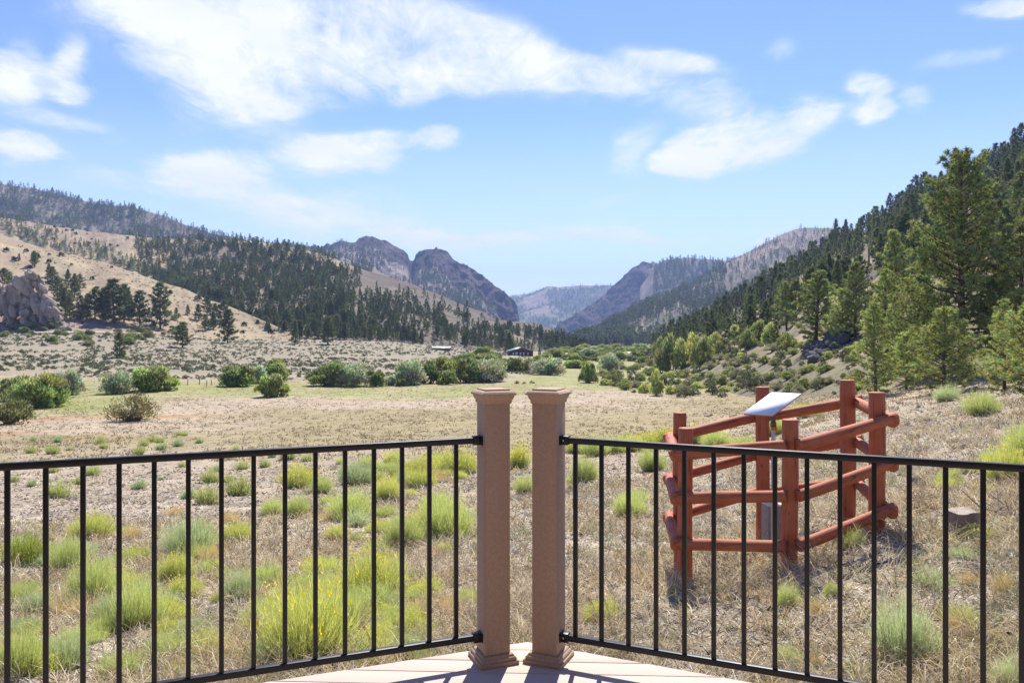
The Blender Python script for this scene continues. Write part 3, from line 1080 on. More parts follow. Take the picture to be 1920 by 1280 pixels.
P8, p8, t8 = scatter(H8, 900, (1225, 2000), (.10, 1.0), d_h8, 31)
h8 = rng.uniform(5, 11, len(P8)) * np.interp(t8, [0.1, .3, 1], [.6, .85, 1])
ridge = [(1398, 1.0, 14), (1432, 1.0, 13), (1455, 1, 15), (1500, 1, 13), (1520, 1, 15), (1543, 1.0, 12), (1568, 1, 19), (1586, 1, 15), (1612, 1, 10), (1628, 1, 11), (1640, 1, 13), (1668, .99, 17), (1680, 1, 12),
         (1692, 1, 14), (1705, 1, 16), (1718, 1, 19), (1735, 1, 18), (1742, 1, 15), (1752, 1, 13), (1845, 1, 14), (1868, 1, 15), (1882, 1, 14), (1900, 1, 19), (1914, 1, 20), (1858, .98, 12), (1890, .97, 13),
         (1765, .98, 14), (1785, 1, 16), (1655, .97, 12), (1480, .98, 13), (1300, 1, 9), (1325, 1, 10), (1350, 1, 11), (1375, 1, 12)]
rp = np.array([r[0] for r in ridge], float)
rt = np.array([r[1] for r in ridge], float)
Xr, Yr, Zr = H8.point(rp, rt)
P8 = np.concatenate([P8, np.stack([Xr, Yr, Zr], 1)])
p8 = np.concatenate([p8, rp])
t8 = np.concatenate([t8, rt])
h8 = np.concatenate([h8, np.array([r[2] for r in ridge]) * .8])
vis = h8 / P8[:, 1]
order = np.argsort(-(vis + (t8 > .96) * .05))
N8 = 150
forest('forest', P8[order[N8:]], h8[order[N8:]], 32, src=FOREST_SRC2, label='pines packed along the upper part of the steep hillside')
for j in order[:N8]:
    i = int(rng.integers(0, 5))
    if t8[j] > .93:
        lab, grp = 'dark pine standing on the skyline of the steep hillside', 'pines on the skyline of the steep hillside'
    elif t8[j] < .3:
        lab, grp = 'green pine on the lower part of the steep hillside above the shrubs', 'pines on the lower steep hillside'
    else:
        lab, grp = 'dark pine half way up the steep hillside behind the taller pines', 'pines half way up the steep hillside'
    place_pine(PINES_MID[i], P8[j], h8[j], 10, lab, grp, w=rng.uniform(.8, 1.15))


# ------------------------------------------------------------------ leafy shrubs
def make_bush(seed, leaves=4200, lumps=34, hue=(0.14, 0.19, 0.05), leaf=(.20, .07), stems=26, flat=.9, open_=0.0, upright=.65):
    """unit bush: radius 1, height about 1.2"""
    r = np.random.default_rng(seed)
    lp = rdirs(lumps, r)
    lp[:, 2] = np.abs(lp[:, 2]) * flat
    rad = r.uniform(.45, .82, lumps)
    lc = lp * rad[:, None] + np.array([0, 0, .28])
    lr = r.uniform(.15, .42, lumps)
    low = np.arange(lumps) % 5 < 2
    th0 = r.uniform(0, 2 * PI, lumps)
    rl = r.uniform(.35, .80, lumps)
    lc = np.where(low[:, None], np.stack([rl * np.cos(th0), rl * np.sin(th0), r.uniform(.10, .28, lumps)], 1), lc)
    per = leaves // lumps
    n = per * lumps
    c = np.repeat(lc, per, 0)
    d = rdirs(n, r)
    d[:, 2] = np.where(d[:, 2] < -.4, -d[:, 2], d[:, 2])
    rr = np.repeat(lr, per) * r.uniform(.35, 1.05, n) ** .6
    pos = c + d * rr[:, None] * np.array([1, 1, .9])
    keep = pos[:, 2] > .02
    outd = unit(d * .6 + unit(pos + 1e-6) * .5 + np.array([0, 0, upright]) + rdirs(n, r) * .7)
    cv = np.repeat(r.uniform(.68, 1.35, lumps), per) * r.uniform(.6, 1.45, n)
    hue = np.array(hue)
    col = hue[None, :] * cv[:, None] * np.repeat(1 + r.normal(0, .08, (lumps, 3)), per, 0)
    pos, outd, col = pos[keep], outd[keep], col[keep]
    n = len(pos)
    V, Fk = leafs(pos, outd, leaf[0] * r.uniform(.6, 1.2, n), leaf[1] * r.uniform(.7, 1.2, n), r)
    segs = []
    for k in range(stems):
        tgt = lc[k % lumps] * r.uniform(.8, 1.0)
        b = np.array([r.normal(0, .09), r.normal(0, .09), -.05])
        mid = (b + tgt) * .5 + np.array([0, 0, .12])
        segs.append((np.stack([b, mid, tgt]), np.array([.022, .015, .006])))
    SV, SF = tubes(segs, 4)
    return mesh_data('foliage', V, [Fk], M['leaf'], np.repeat(np.clip(col, 0, 1), 4, 0)), mesh_data('stem', SV, [SF], M['twig'], smooth=True)


W_BRIGHT = [make_bush(300 + i, hue=(0.31, 0.36, 0.14), leaves=5200) for i in range(3)]
W_GREY = [make_bush(310 + i, hue=(0.40, 0.44, 0.29), leaves=5200, leaf=(.17, .05)) for i in range(2)]
W_DARK = [make_bush(320 + i, hue=(0.22, 0.26, 0.11), leaves=4200) for i in range(2)]
W_OLIVE = [make_bush(330 + i, hue=(0.22, 0.225, 0.11), leaves=3000, leaf=(.15, .05), stems=60) for i in range(2)]
W_BARE = [make_bush(340, hue=(0.24, 0.21, 0.11), leaves=2600, leaf=(.11, .04), stems=130)]
SAGE_M = [make_bush(350 + i, hue=(0.15, 0.16, 0.10), leaves=700, lumps=16, leaf=(.24, .10), stems=14) for i in range(3)]
SCRUB_M = [make_bush(360 + i, hue=((0.33, 0.335, 0.16), (0.29, 0.32, 0.125), (0.33, 0.32, 0.21), (0.37, 0.395, 0.145))[i], leaves=3000, lumps=26, leaf=(.17, .06), stems=40, upright=.7) for i in range(4)]


def place_bush(pair, px, py, w, h, label, cat='shrub', group=None, name='willow_bush', q=None, sink=.06):
    q = hit(px, py) if q is None else q
    if q is None:
        return None
    W = w / F * q[1] / 2 / .922
    Hh = h / F * q[1] / 1.22
    o = empty(name, (q[0], q[1] + W * .5, q[2] - sink * Hh), random.uniform(0, 6.28))
    o.scale = (W, W, Hh)
    link('foliage', pair[0], o)
    link('stem', pair[1], o)
    tag(o, label, cat, group)
    return o


G_, Y_, D_, O_, B_ = W_BRIGHT, W_GREY, W_DARK, W_OLIVE, W_BARE
willows = [
    (4, 795, 78, 62, O_[0], 'grey-green open bush at the picture edge below the bright willow'),
    (60, 765, 92, 66, G_[0], 'large bright green willow in the damp grass behind the grey-green open bush'),
    (18, 752, 60, 50, G_[2], 'yellow-green willow partly hidden behind the large bright green willow'),
    (112, 740, 56, 54, Y_[0], 'pale tall willow standing behind the large bright green willow'),
    (208, 738, 58, 46, Y_[1], 'soft grey-green willow behind the brown-stemmed bush'),
    (277, 734, 82, 54, G_[1], 'round dense green willow at the start of the green strip'),
    (237, 791, 86, 60, B_[0], 'brown-stemmed bush with bare white twigs alone in the meadow'),
    (438, 724, 62, 45, D_[0], 'dark round willow beside the old fence posts'),
    (475, 718, 44, 40, Y_[0], 'pale willow in the middle of the three touching ones'),
    (514, 715, 44, 44, G_[0], 'bright willow with a pointed top next to the pale one'),
    (507, 744, 56, 48, G_[1], 'vase-shaped bright willow standing forward alone in the meadow edge'),
    (612, 723, 74, 48, D_[1], 'olive domed willow, half of the big twin bush'),
    (655, 724, 66, 48, Y_[1], 'silvery domed willow, half of the big twin bush'),
    (702, 724, 32, 36, D_[0], 'small dark upright willow next to the silvery domed one'),
    (727, 722, 24, 22, Y_[0], 'very small pale willow in a gap of the row'),
    (766, 721, 56, 52, Y_[1], 'silvery rounded willow rising over its small neighbours'),
    (752, 723, 18, 16, D_[0], 'tiny dark bush at the foot of the silvery rounded willow'),
    (806, 718, 44, 44, D_[1], 'dark willow shading into the long thicket'),
    (838, 720, 36, 30, G_[2], 'yellow-green willow low at the front of the long thicket'),
    (834, 708, 60, 40, G_[0], 'bright willow at the back of the long thicket'),
    (872, 717, 52, 54, D_[0], 'tall dark willow in the middle of the long thicket'),
    (905, 716, 62, 50, Y_[0], 'large silvery willow at the front end of the thicket'),
    (930, 714, 44, 44, Y_[1], 'silvery willow behind the tan railing post tops'),
    (905, 690, 60, 30, G_[1], 'green willow showing over the back of the thicket'),
    (870, 682, 50, 22, D_[1], 'dark willow top furthest up behind the thicket'),
    (964, 696, 38, 30, D_[0], 'dark upright bush in front of the red barn'),
    (992, 696, 34, 28, O_[1], 'olive bush between the barn bush and the round silver one'),
    (1028, 702, 60, 38, Y_[0], 'round silver-green willow alone on the green meadow beyond the posts'),
    (1077, 690, 38, 18, G_[1], 'low yellow-green bush beyond the round silver-green willow'),
    (1104, 717, 32, 44, G_[2], 'young poplar-like bush with a pointed top on the bank'),
    (1141, 698, 42, 38, Y_[1], 'round pale bush on the green meadow before the silver-roofed shed'),
    (1150, 715, 34, 28, O_[0], 'small olive bush on the stony bank edge'),
]
for (px, py, w, h, pr, lab) in willows:
    place_bush(pr, px, py + 1, w * 1.04, h * .98, lab, 'willow')
# belt of bushes far back along the creek
for k in range(34):
    px = 900 + k * 9.2 + random.uniform(-6, 6)
    py = 671 + random.uniform(-4, 9) + (px > 1100) * 1
    w = random.uniform(20, 38)
    if 940 < px < 1010:
        py = 680 + random.uniform(0, 5)
        w *= .6
    place_bush(random.choice(G_ + D_ + Y_[:1]), px, py, w, w * random.uniform(.42, .6), 'green bush in the unbroken belt of brush along the far creek', 'bush', 'bushes along the far creek')
for k in range(40):
    px = random.uniform(1035, 1240)
    w = random.uniform(16, 30)
    place_bush(random.choice(G_ + D_ + O_), px, random.uniform(657, 668), w, w * random.uniform(.4, .55), 'green bush in the unbroken belt of brush along the far creek', 'bush', 'bushes along the far creek')
# bushes round the foot of the outcrop and along the road
for k in range(42):
    px = random.uniform(0, 330)
    py = random.choice([random.uniform(622, 642), random.uniform(628, 650)]) + (px < 100) * -8
    w = random.uniform(10, 26)
    place_bush(random.choice(O_ + D_ + SCRUB_M[:2]), px, py, w, w * .6, 'small green bush near the dirt road below the rock outcrop', 'bush', 'bushes near the dirt road', name='roadside_bush')

# pale green young trees and scrub on the right bank
saps = [(1255, 700, 50, 80), (1283, 690, 40, 62), (1320, 690, 40, 66), (1300, 670, 36, 52), (1237, 668, 26, 40), (1345, 668, 40, 50), (1425, 640, 44, 44), (1450, 650, 40, 50), (1405, 655, 40, 40), (1232, 742, 26, 56), (1480, 660, 40, 40), (1385, 640, 34, 34)]
for k, (px, py, w, h) in enumerate(saps):
    q = hit(px, py)
    if q is None:
        continue
    o = place_bush(SCRUB_M[k % 2 * 2 + 1], px, py, w, h, 'pale green leafy sapling among the shrubs at the foot of the steep hillside', 'sapling', 'pale saplings at the foot of the hillside', name='sapling')
n_scr = 0
placed = []
for k in range(700):
    px = random.uniform(1130, 1620)
    lo = np.interp(px, [1130, 1250, 1400, 1620], [728, 748, 744, 742])
    hi = np.interp(px, [1130, 1250, 1400, 1620], [700, 668, 640, 640])
    py = random.uniform(hi, lo)
    if any(abs(px - a) < 9 and abs(py - b) < 5 for a, b in placed):
        continue
    placed.append((px, py))
    w = random.uniform(10, 36) * np.interp(py, [640, 745], [.75, 1.0])
    kd = random.choice([0, 1, 2, 3, 4, 5])
    pr = SCRUB_M[kd] if kd < 4 else SAGE_M[kd - 4]
    if n_scr < 215:
        place_bush(pr, px, py, w, w * random.uniform(.5, .8), 'olive-green shrub on the stony bank at the foot of the steep hillside', 'shrub', 'shrubs on the stony bank', name='bank_shrub')
        n_scr += 1

# sagebrush flat: nearest as things, the rest as stuff
SG = make_bush(400, hue=(0.115, 0.12, 0.075), leaves=60, lumps=8, leaf=(.6, .32), stems=3)


def merged_bushes(name, pts, sc, src, seed, label):
    r = np.random.default_rng(seed)
    me0 = src[0]
    nv = len(me0.vertices)
    V = np.empty(nv * 3, dtype=np.float32)
    me0.vertices.foreach_get('co', V)
    V = V.reshape(-1, 3)
    cl = np.empty(nv * 4, dtype=np.float32)
    me0.color_attributes['Col'].data.foreach_get('color', cl)
    cl = cl.reshape(-1, 4)[:, :3]
    Fk = np.arange(nv).reshape(-1, 4)
    n = len(pts)
    a = r.uniform(0, 2 * PI, n)
    X = V[None, :, 0] * np.cos(a)[:, None] - V[None, :, 1] * np.sin(a)[:, None]
    Yv = V[None, :, 0] * np.sin(a)[:, None] + V[None, :, 1] * np.cos(a)[:, None]
    P = np.stack([X, Yv, np.broadcast_to(V[None, :, 2], X.shape) * .8], -1) * sc[:, None, None] + pts[:, None, :]
    cc = cl[None] * r.uniform(.7, 1.5, (n, 1, 1)) * (1 + r.normal(0, .06, (n, 1, 3)))
    me = mesh_data(name, P.reshape(-1, 3), [(Fk[None] + (np.arange(n) * nv)[:, None, None]).reshape(-1, 4)], M['leaf'], np.clip(cc.reshape(-1, 3), 0, 1))
    o = kind(link(name, me), 'stuff')
    o['label'] = label
    return o


n = 9500
Ys = np.exp(rng.uniform(math.log(126), math.log(420), n))
pxs = rng.uniform(-30, 1000, n)
Xs = (pxs - 960) / F * Ys
keep = (fbm(Xs / 8, Ys / 14, 301, 3) > .40) & ~((Ys < 150) & (rng.uniform(0, 1, n) < .5))
Xs, Ys = Xs[keep], Ys[keep]
ssz = rng.uniform(.18, .52, len(Xs))
Zs = height(Xs, Ys)
order = np.argsort(-ssz / Ys)
NS = 110
merged_bushes('sagebrush', np.stack([Xs, Ys, Zs - .05], 1)[order[NS:]], ssz[order[NS:]], SG, 5, 'sagebrush dotting the dry flat beyond the willows')
for j in order[:NS]:
    o = empty('sagebrush_bush', (Xs[j], Ys[j], Zs[j] - .06), random.uniform(0, 6.28))
    o.scale = (ssz[j],) * 3
    pr = SAGE_M[j % 3]
    link('foliage', pr[0], o)
    link('stem', pr[1], o)
    tag(o, 'small grey sagebrush on the dry flat just beyond the row of willows', 'sagebrush', 'sagebrush just beyond the willows')

# junipers dotted on the tan hills
JUN = make_bush(410, hue=(0.052, 0.062, 0.030), leaves=260, lumps=14, leaf=(.42, .2), stems=6)
jl = []
for (h, n, pr_, tr_, lab, grp) in ((H3, 34, (10, 520), (.25, .97), 'dark juniper dot on the smooth tan spur above the dirt road', 'junipers on the nearer tan spur'),
                                   (H2, 60, (20, 330), (.35, 1.0), 'dark juniper dot on the tan hill behind the nearer spur', 'junipers on the farther tan hill'),):
    P_, px_, t_ = scatter(h, n, pr_, tr_, lambda p, t, X, Y, Z: 1 + 0 * p, 77)
    for q in P_:
        s = random.uniform(.7, 2.3)
        o = empty('juniper_bush', q - np.array((0, 0, .1)), random.uniform(0, 6))
        o.scale = (s * .8, s * .8, s)
        link('foliage', JUN[0], o)
        tag(o, lab, 'juniper', grp)
# thicket down the gully between the spur and the hill behind
gpts = []
for k in range(330):
    px = random.uniform(-10, 430)
    ry = float(H3.rd(px)[0])
    q = hit(px, ry - random.uniform(0, 1) ** 1.3 * np.interp(px, [0, 100, 200, 300, 430], [34, 36, 24, 16, 12]) - 1)
    if q is not None and q[1] > float(H3.rd(px)[1]) + 5:
        gpts.append(tuple(q))
gpts = np.array(gpts)
forest('thicket', gpts, rng.uniform(3.5, 7, len(gpts)), 33, tint=(1.3, 1.3, 1.1), src=FOREST_SRC2, label='green juniper thicket filling the gully behind the tan spur')
# trees on the spur between outcrop and grove
for (px, py, hp) in [(128, 540, 34), (140, 560, 46), (150, 545, 30), (92, 520, 26), (108, 560, 40), (8, 545, 40), (18, 540, 30), (36, 490, 14), (65, 498, 20), (164, 590, 40), (330, 600, 22), (372, 600, 30), (352, 592, 20), (115, 572, 40), (122, 590, 50),
                     (238, 592, 44), (246, 600, 40), (152, 600, 46), (384, 620, 30), (400, 618, 34), (388, 590, 34), (404, 600, 30), (420, 600, 36)]:
    q = hit(px, py)
    if q is not None:
        place_pine(PINES_MID[random.randrange(5)], q, hp / F * q[1], 10, 'dark pine on the tan slope between the rock outcrop and the wooded hill', 'pines on the tan slope by the outcrop', w=1.2)


# ------------------------------------------------------------------ rocks
def ico(sub):
    t = (1 + 5 ** .5) / 2
    V = [(-1, t, 0), (1, t, 0), (-1, -t, 0), (1, -t, 0), (0, -1, t), (0, 1, t), (0, -1, -t), (0, 1, -t), (t, 0, -1), (t, 0, 1), (-t, 0, -1), (-t, 0, 1)]
    Fk = [(0, 11, 5), (0, 5, 1), (0, 1, 7), (0, 7, 10), (0, 10, 11), (1, 5, 9), (5, 11, 4), (11, 10, 2), (10, 7, 6), (7, 1, 8), (3, 9, 4), (3, 4, 2), (3, 2, 6), (3, 6, 8), (3, 8, 9), (4, 9, 5), (2, 4, 11), (6, 2, 10), (8, 6, 7), (9, 8, 1)]
    V = [np.array(v, float) / np.linalg.norm(v) for v in V]
    for _ in range(sub):
        cache, F2 = {}, []

        def mid(a, b):
            k = (min(a, b), max(a, b))
            if k not in cache:
                m = V[a] + V[b]
                V.append(m / np.linalg.norm(m))
                cache[k] = len(V) - 1
            return cache[k]
        for a, b, c in Fk:
            x, y, z = mid(a, b), mid(b, c), mid(c, a)
            F2 += [(a, x, z), (b, y, x), (c, z, y), (x, y, z)]
        Fk = F2
    return np.array(V), np.array(Fk)


ICO3, ICO4 = ico(3), ico(4)


def rock_geo(seed, planes=14, ico_=None, rough=.05, dr=(.5, .85)):
    r = np.random.default_rng(seed)
    V, Fk = ico_ or ICO3
    V = V.copy()
    for _ in range(planes):
        nrm = unit(r.normal(size=3))
        d = r.uniform(*dr)
        s = V @ nrm
        V = V - np.outer(np.maximum(s - d, 0), nrm)
    nz = np.stack([fbm(V[:, 0] * 3 + k * 7, V[:, 1] * 3 + V[:, 2] * 3.3, seed + k, 4) - .5 for k in range(3)], 1)
    return V + nz * rough * 2, Fk


ROCKS = []
for i in range(5):
    V, Fk = rock_geo(500 + i)
    ROCKS.append(mesh_data('rock_mesh', V, [Fk], M['rock']))
for i, (px, py, w, h, lab) in enumerate([
    (1720, 912, 30, 26, 'rounded brown rock behind the log pen near its outer post'),
    (1803, 842, 26, 14, 'pale rock on the sunlit slope above the others'),
    (1712, 934, 44, 10, 'flat white stone slab beside the log pen'),
    (1703, 868, 30, 14, 'grey boulder at the level of the pen rail'),
    (1744, 870, 40, 10, 'low tan boulder next to the grey one'),
    (1782, 874, 30, 12, 'dark fractured rock at the end of the boulder row'),
    (1893, 1180, 34, 7, 'flat pinkish stone in the dry grass by the outermost baluster'),
    (1440, 1142, 34, 14, 'dark stone lying inside the shade of the log pen'),
    (1322, 1240, 30, 8, 'small flat stone by the edge of the deck'),
    (600, 1010, 26, 8, 'pale stone among dry grass behind the railing'),
    (962, 935, 24, 10, 'pale stone seen between the two tan posts'),
    (1330, 780, 16, 6, 'small stone at the near edge of the meadow')]):
    q = hit(px, py)
    o = link('rock', ROCKS[i % 5], loc=q, rot=(0, 0, i * 1.3), scale=(w / F * q[1] / 1.5, w / F * q[1] / 1.7, h / F * q[1] / 1.2))
    tag(o, lab, 'rock')


def outcrop(name, parts, mat, label, ico_=ICO4):
    """rock mass grown from several tilted faceted blocks"""
    VV, FF, off = [], [], 0
    for (c, s, rot, seed) in parts:
        V, Fk = rock_geo(seed, 30, ico_, .045, (.34, .72))
        V = V * np.array(s)
        R = np.array(Euler(rot).to_matrix())
        V = V @ R.T + np.array(c)
        VV.append(V)
        FF.append(Fk + off)
        off += len(V)
    o = link(name, mesh_data(name, np.concatenate(VV), [np.concatenate(FF)], mat))
    tag(o, label, 'rock outcrop')
    return o


def at(px, py, D):
    return ((px - 960) / F * D, D, -(py - HY) / F * D)


M['crag'] = mat_ground('crag', (0.15, 0.7, 4.0), 0.5, 1.2, 0.3, strata=0.5)
for kx in ('crag',):
    pass


def mat_crag(name, col):
    m, t, out = new_mat(name)
    tc = t.node('ShaderNodeTexCoord')
    g = tc.outputs['Object']
    mp = t.node('ShaderNodeMapping')
    t.l.new(g, mp.inputs[0])
    mp.inputs['Rotation'].default_value = (0, .5, 0)
    mp.inputs['Scale'].default_value = (1, 1, .3)
    n1 = t.noise(mp.outputs[0], .35, 8, .65)
    n2 = t.noise(g, 2.5, 5, .6)
    s = t.math('ADD', t.math('MULTIPLY', n1, .65), t.math('MULTIPLY', n2, .35))
    c = t.mix(t.ramp(s, [(.38, 0.), (.62, 1.)]), tuple(x * .45 for x in col), tuple(x * 1.15 for x in col))
    p = t.node('ShaderNodeBsdfPrincipled')
    t.l.new(c, p.inputs['Base Color'])
    p.inputs['Roughness'].default_value = .95
    p.inputs['Specular IOR Level'].default_value = .1
    b = t.node('ShaderNodeBump')
    b.inputs['Strength'].default_value = 1
    b.inputs['Distance'].default_value = .9
    t.l.new(n1, b.inputs['Height'])
    t.l.new(b.outputs[0], p.inputs['Normal'])
    t.l.new(p.outputs[0], out.inputs[0])
    return m


M['crag'] = mat_crag('crag', (0.42, 0.345, 0.26))
M['basalt'] = mat_crag('basalt', (0.14, 0.13, 0.125))
Dq = 283


def slabs(sil, n, seed, tilt, size):
    """dipping slabs filling the space under a silhouette [(px, py)] down to row 605"""
    r = np.random.default_rng(seed)
    xs, ys = np.array(sil, float).T
    out = []
    for k in range(n):
        px = r.uniform(xs[0], xs[-1])
        top = np.interp(px, xs, ys)
        py = top + (610 - top) * r.uniform(0, 1) ** 1.3 + 2
        f = 1.0 if k > n * .35 else 1.6
        s_ = size * f * r.uniform(.7, 1.15)
        py = max(py, top + s_ * 5.3 * .95)
        out.append((at(px, py, Dq + r.uniform(-3, 3) + (py < 560) * 1.5), (s_ * r.uniform(.55, .9), s_ * .9, s_ * r.uniform(1.0, 1.7)), (r.uniform(-.2, .2), tilt + r.uniform(-.18, .18), r.uniform(-.4, .4)), seed + k))
    return out


outcrop('rock_outcrop', slabs([(8, 566), (18, 545), (28, 528), (42, 516), (50, 506), (62, 501), (72, 509), (84, 532), (95, 556), (106, 578), (118, 594), (128, 606)], 150, 600, -.55, 3.0) + [(at(48, 570, Dq + 1), (5.0, 4, 9.5), (0, -.35, 0), 690), (at(82, 587, Dq), (4.2, 4, 6.8), (0, -.6, 0), 691), (at(24, 588, Dq), (5, 4, 5), (0, 0, 0), 692), (at(104, 600, Dq), (4, 3.5, 4), (0, -.6, 0), 693)], M['crag'], 'slanting pale rock outcrop with a shaded face above the dirt road', ICO3)
outcrop('rock_outcrop', slabs([(-60, 540), (-20, 518), (-6, 510), (4, 524), (12, 545)], 40, 700, .3, 3.0), M['crag'], 'smaller rock knob beside the slanting outcrop', ICO3)
for j, (px, py, w, h) in enumerate([(118, 614, 26, 9), (132, 620, 18, 6), (85, 648, 22, 10), (35, 600, 14, 6), (62, 604, 12, 5), (160, 610, 10, 4), (20, 585, 10, 5), (100, 606, 14, 6), (196, 632, 12, 6), (205, 640, 8, 4), (186, 640, 9, 4), (168, 622, 8, 3)]):
    q = hit(px, py)
    o = link('boulder', ROCKS[j % 5], loc=q, rot=(.2, .4, j), scale=(w / F * q[1] / 1.6, w / F * q[1] / 1.8, h / F * q[1] / 1.2))
    tag(o, 'pale fallen boulder on the slope below the slanting rock outcrop', 'boulder', 'boulders fallen below the outcrop')
# dark rock pile on the right


def pile(name, box, n, size, mat, label, seed):
    r = np.random.default_rng(seed)
    VV, FF, off = [], [], 0
    for k in range(n):
        u = r.uniform(0, 1)
        px = box[0] + (box[2] - box[0]) * u
        top = box[1] + (box[3] - box[1]) * u
        py = top + r.uniform(0, 1) * (box[4] * (1 - .3 * u))
        q = hit(px, py)
        if q is None:
            continue
        V, Fk = rock_geo(seed * 31 + k, 10, ICO3 if k % 3 == 0 else ico2, .06)
        s = size * r.uniform(.5, 1.3)
        V = V * np.array([s, s, s * r.uniform(.5, .9)])
        R = np.array(Euler((r.uniform(-.5, .5), r.uniform(-.5, .5), r.uniform(0, 6))).to_matrix())
        VV.append(V @ R.T + q + np.array([0, 0, s * .35]))
        FF.append(Fk + off)
        off += len(V)
    o = link(name, mesh_data(name, np.concatenate(VV), [np.concatenate(FF)], mat))
    tag(o, label, 'rock outcrop')
    return o


ico2 = ico(2)
pile('rock_outcrop', (1515, 662, 1605, 612, 26), 90, .85, M['basalt'], 'dark jumbled rock pile under the spreading pine on the hillside', 71)
pile('rock_outcrop', (1388, 634, 1455, 572, 16), 60, 1.1, M['basalt'], 'dark rib of rock running up the hillside among the pines', 72)
pile('rock_outcrop', (1296, 606, 1360, 562, 14), 44, 2.2, M['basalt'], 'small crag on the bare edge of the steep hillside near the valley gap', 73)
pile('rock_outcrop', (1850, 392, 1925, 362, 20), 60, 3.4, M['basalt'], 'rocky ledges high on the steep hillside above the tallest pine', 74)

# ------------------------------------------------------------------ buildings far off
M['barn'] = mat_simple('red_boards', lin(96, 60, 56), .8, 4, .25, stretch=(3, 3, .3))
M['barnroof'] = mat_simple('green_metal_roof', lin(110, 150, 138), .45, 3, .1)
M['white'] = mat_simple('white_paint', (.75, .75, .73), .6, 5, .06)
M['tin'] = mat_simple('tin_roof', (.72, .74, .76), .45, 3, .1)
M['dark'] = mat_simple('dark_opening', (.05, .05, .055), .8, 5, .1)
M['shedwood'] = mat_simple('shed_boards', lin(120, 100, 88), .85, 5, .2)


class MB:
    def __init__(s):
        s.V, s.Q, s.T, s.n = [], [], [], 0

    def add(s, V, Q):
        V = np.asarray(V, float)
        s.V.append(V)
        for q in Q:
            (s.Q if len(q) == 4 else s.T).append([i + s.n for i in q])
        s.n += len(V)

    def box(s, c, d, R=None):
        x, y, z = np.array(d) / 2
        V = np.array([(-x, -y, -z), (x, -y, -z), (x, y, -z), (-x, y, -z), (-x, -y, z), (x, -y, z), (x, y, z), (-x, y, z)])
        if R is not None:
            V = V @ np.array(R).T
        s.add(V + np.array(c), [(0, 3, 2, 1), (4, 5, 6, 7), (0, 1, 5, 4), (1, 2, 6, 5), (2, 3, 7, 6), (3, 0, 4, 7)])

    def prism(s, poly, z0, z1):
        """convex polygon in XY extruded"""
        k = len(poly)
        P = np.array(poly, float)
        V = np.concatenate([np.c_[P, np.full(k, z0)], np.c_[P, np.full(k, z1)]])
        s.V.append(V)
        n = s.n
        s.n += 2 * k
        for i in range(k):
            j = (i + 1) % k
            s.Q.append([n + i, n + j, n + k + j, n + k + i])
        for i in range(1, k - 1):
            s.T.append([n + k, n + k + i, n + k + i + 1])
            s.T.append([n, n + i + 1, n + i])

    def build(s, name, mat, parent=None, bevel=0, **kw):
        fa = []
        if s.Q:
            fa.append(np.array(s.Q))
        if s.T:
            fa.append(np.array(s.T))
        o = link(name, mesh_data(name, np.concatenate(s.V), fa, mat), parent, **kw)
        if bevel:
            b = o.modifiers.new('edge', 'BEVEL')
            b.width = bevel
            b.segments = 2
            b.limit_method = 'ANGLE'
        return o


def gable(name, loc, rz, L, Wd, hw, hr, mw, mr, label, openings=(), cat='building', over=.4):
    """ridge along local Y, gable ends face -Y"""
    o = empty(name, loc, rz)
    m = MB()
    x, y = L / 2, Wd / 2
    V = [(-x, -y, 0), (x, -y, 0), (x, y, 0), (-x, y, 0), (-x, -y, hw), (x, -y, hw), (x, y, hw), (-x, y, hw), (0, -y, hr), (0, y, hr)]
    m.add(V, [(0, 1, 5, 4), (4, 5, 8), (2, 3, 7, 6), (6, 7, 9), (1, 2, 6, 5), (3, 0, 4, 7)])
    m.build('wall', mw, o)
    r = MB()
    th = .12
    for sgn in (-1, 1):
        a = math.atan2(hr - hw, x)
        run = math.hypot(x, hr - hw) + over
        cx = sgn * (x + over * math.cos(a)) / 2
        cz = (hr + hw - over * math.sin(a)) / 2 + th
        r.box((cx, 0, cz), (run, Wd + 2 * over, th), Euler((0, sgn * a, 0)).to_matrix())
    r.build('roof', mr, o)
    for (nm, cx, cz, w, h, mt) in openings:
        q = MB()
        q.box((cx, -y - .03, cz), (w, .06, h))
        q.build(nm, mt, o)
    tag(o, label, cat)
    return o


q = hit(975, 667)
gable('barn', q + np.array((0, 4, -.3)), .12, 9.2, 9, 2.0, 3.4, M['barn'], M['barnroof'], 'red board barn with a low green metal roof at the far end of the flat',
      [('window', -3.2, 1.1, .6, .9, M['white']), ('door', -1.9, 1.0, .8, 1.4, M['white']), ('window', -.4, 1.1, .6, 1.0, M['white']), ('window', .9, 1.1, .6, 1.0, M['white']), ('window', 2.6, 1.1, .6, .8, M['white'])])
q = hit(827, 657)
gable('shed', q + np.array((0, 2, -.2)), PI / 2 - .1, 3.2, 6.8, .9, 1.5, M['shedwood'], M['tin'], 'long low shed with a pale tin roof on the sage flat', [], over=.2)
q = hit(1178, 668)
gable('shed', q + np.array((0, 2, -.2)), PI / 2 + .15, 3.6, 9.0, 1.2, 2.0, M['shedwood'], M['tin'], 'low silver-roofed shed among the bushes in the valley bottom', [], over=.3)
q = hit(945, 664)
o = empty('stock_trailer', q + np.array((4.0, -6, 0)))
m = MB()
m.box((0, 0, 1.1), (2.2, 4.2, 1.7))
m.build('body', M['dark'], o, bevel=.1)
for sx in (-1, 1):
    V, Fk = tubes([((np.array([[sx * 1.05, -.2, .35], [sx * 1.25, -.2, .35]])), np.array([.35, .35]))], 10)
    link('wheel', mesh_data('wheel', V, [Fk], M['dark']), o)
tag(o, 'small dark trailer parked beside the spruce near the red barn', 'trailer')

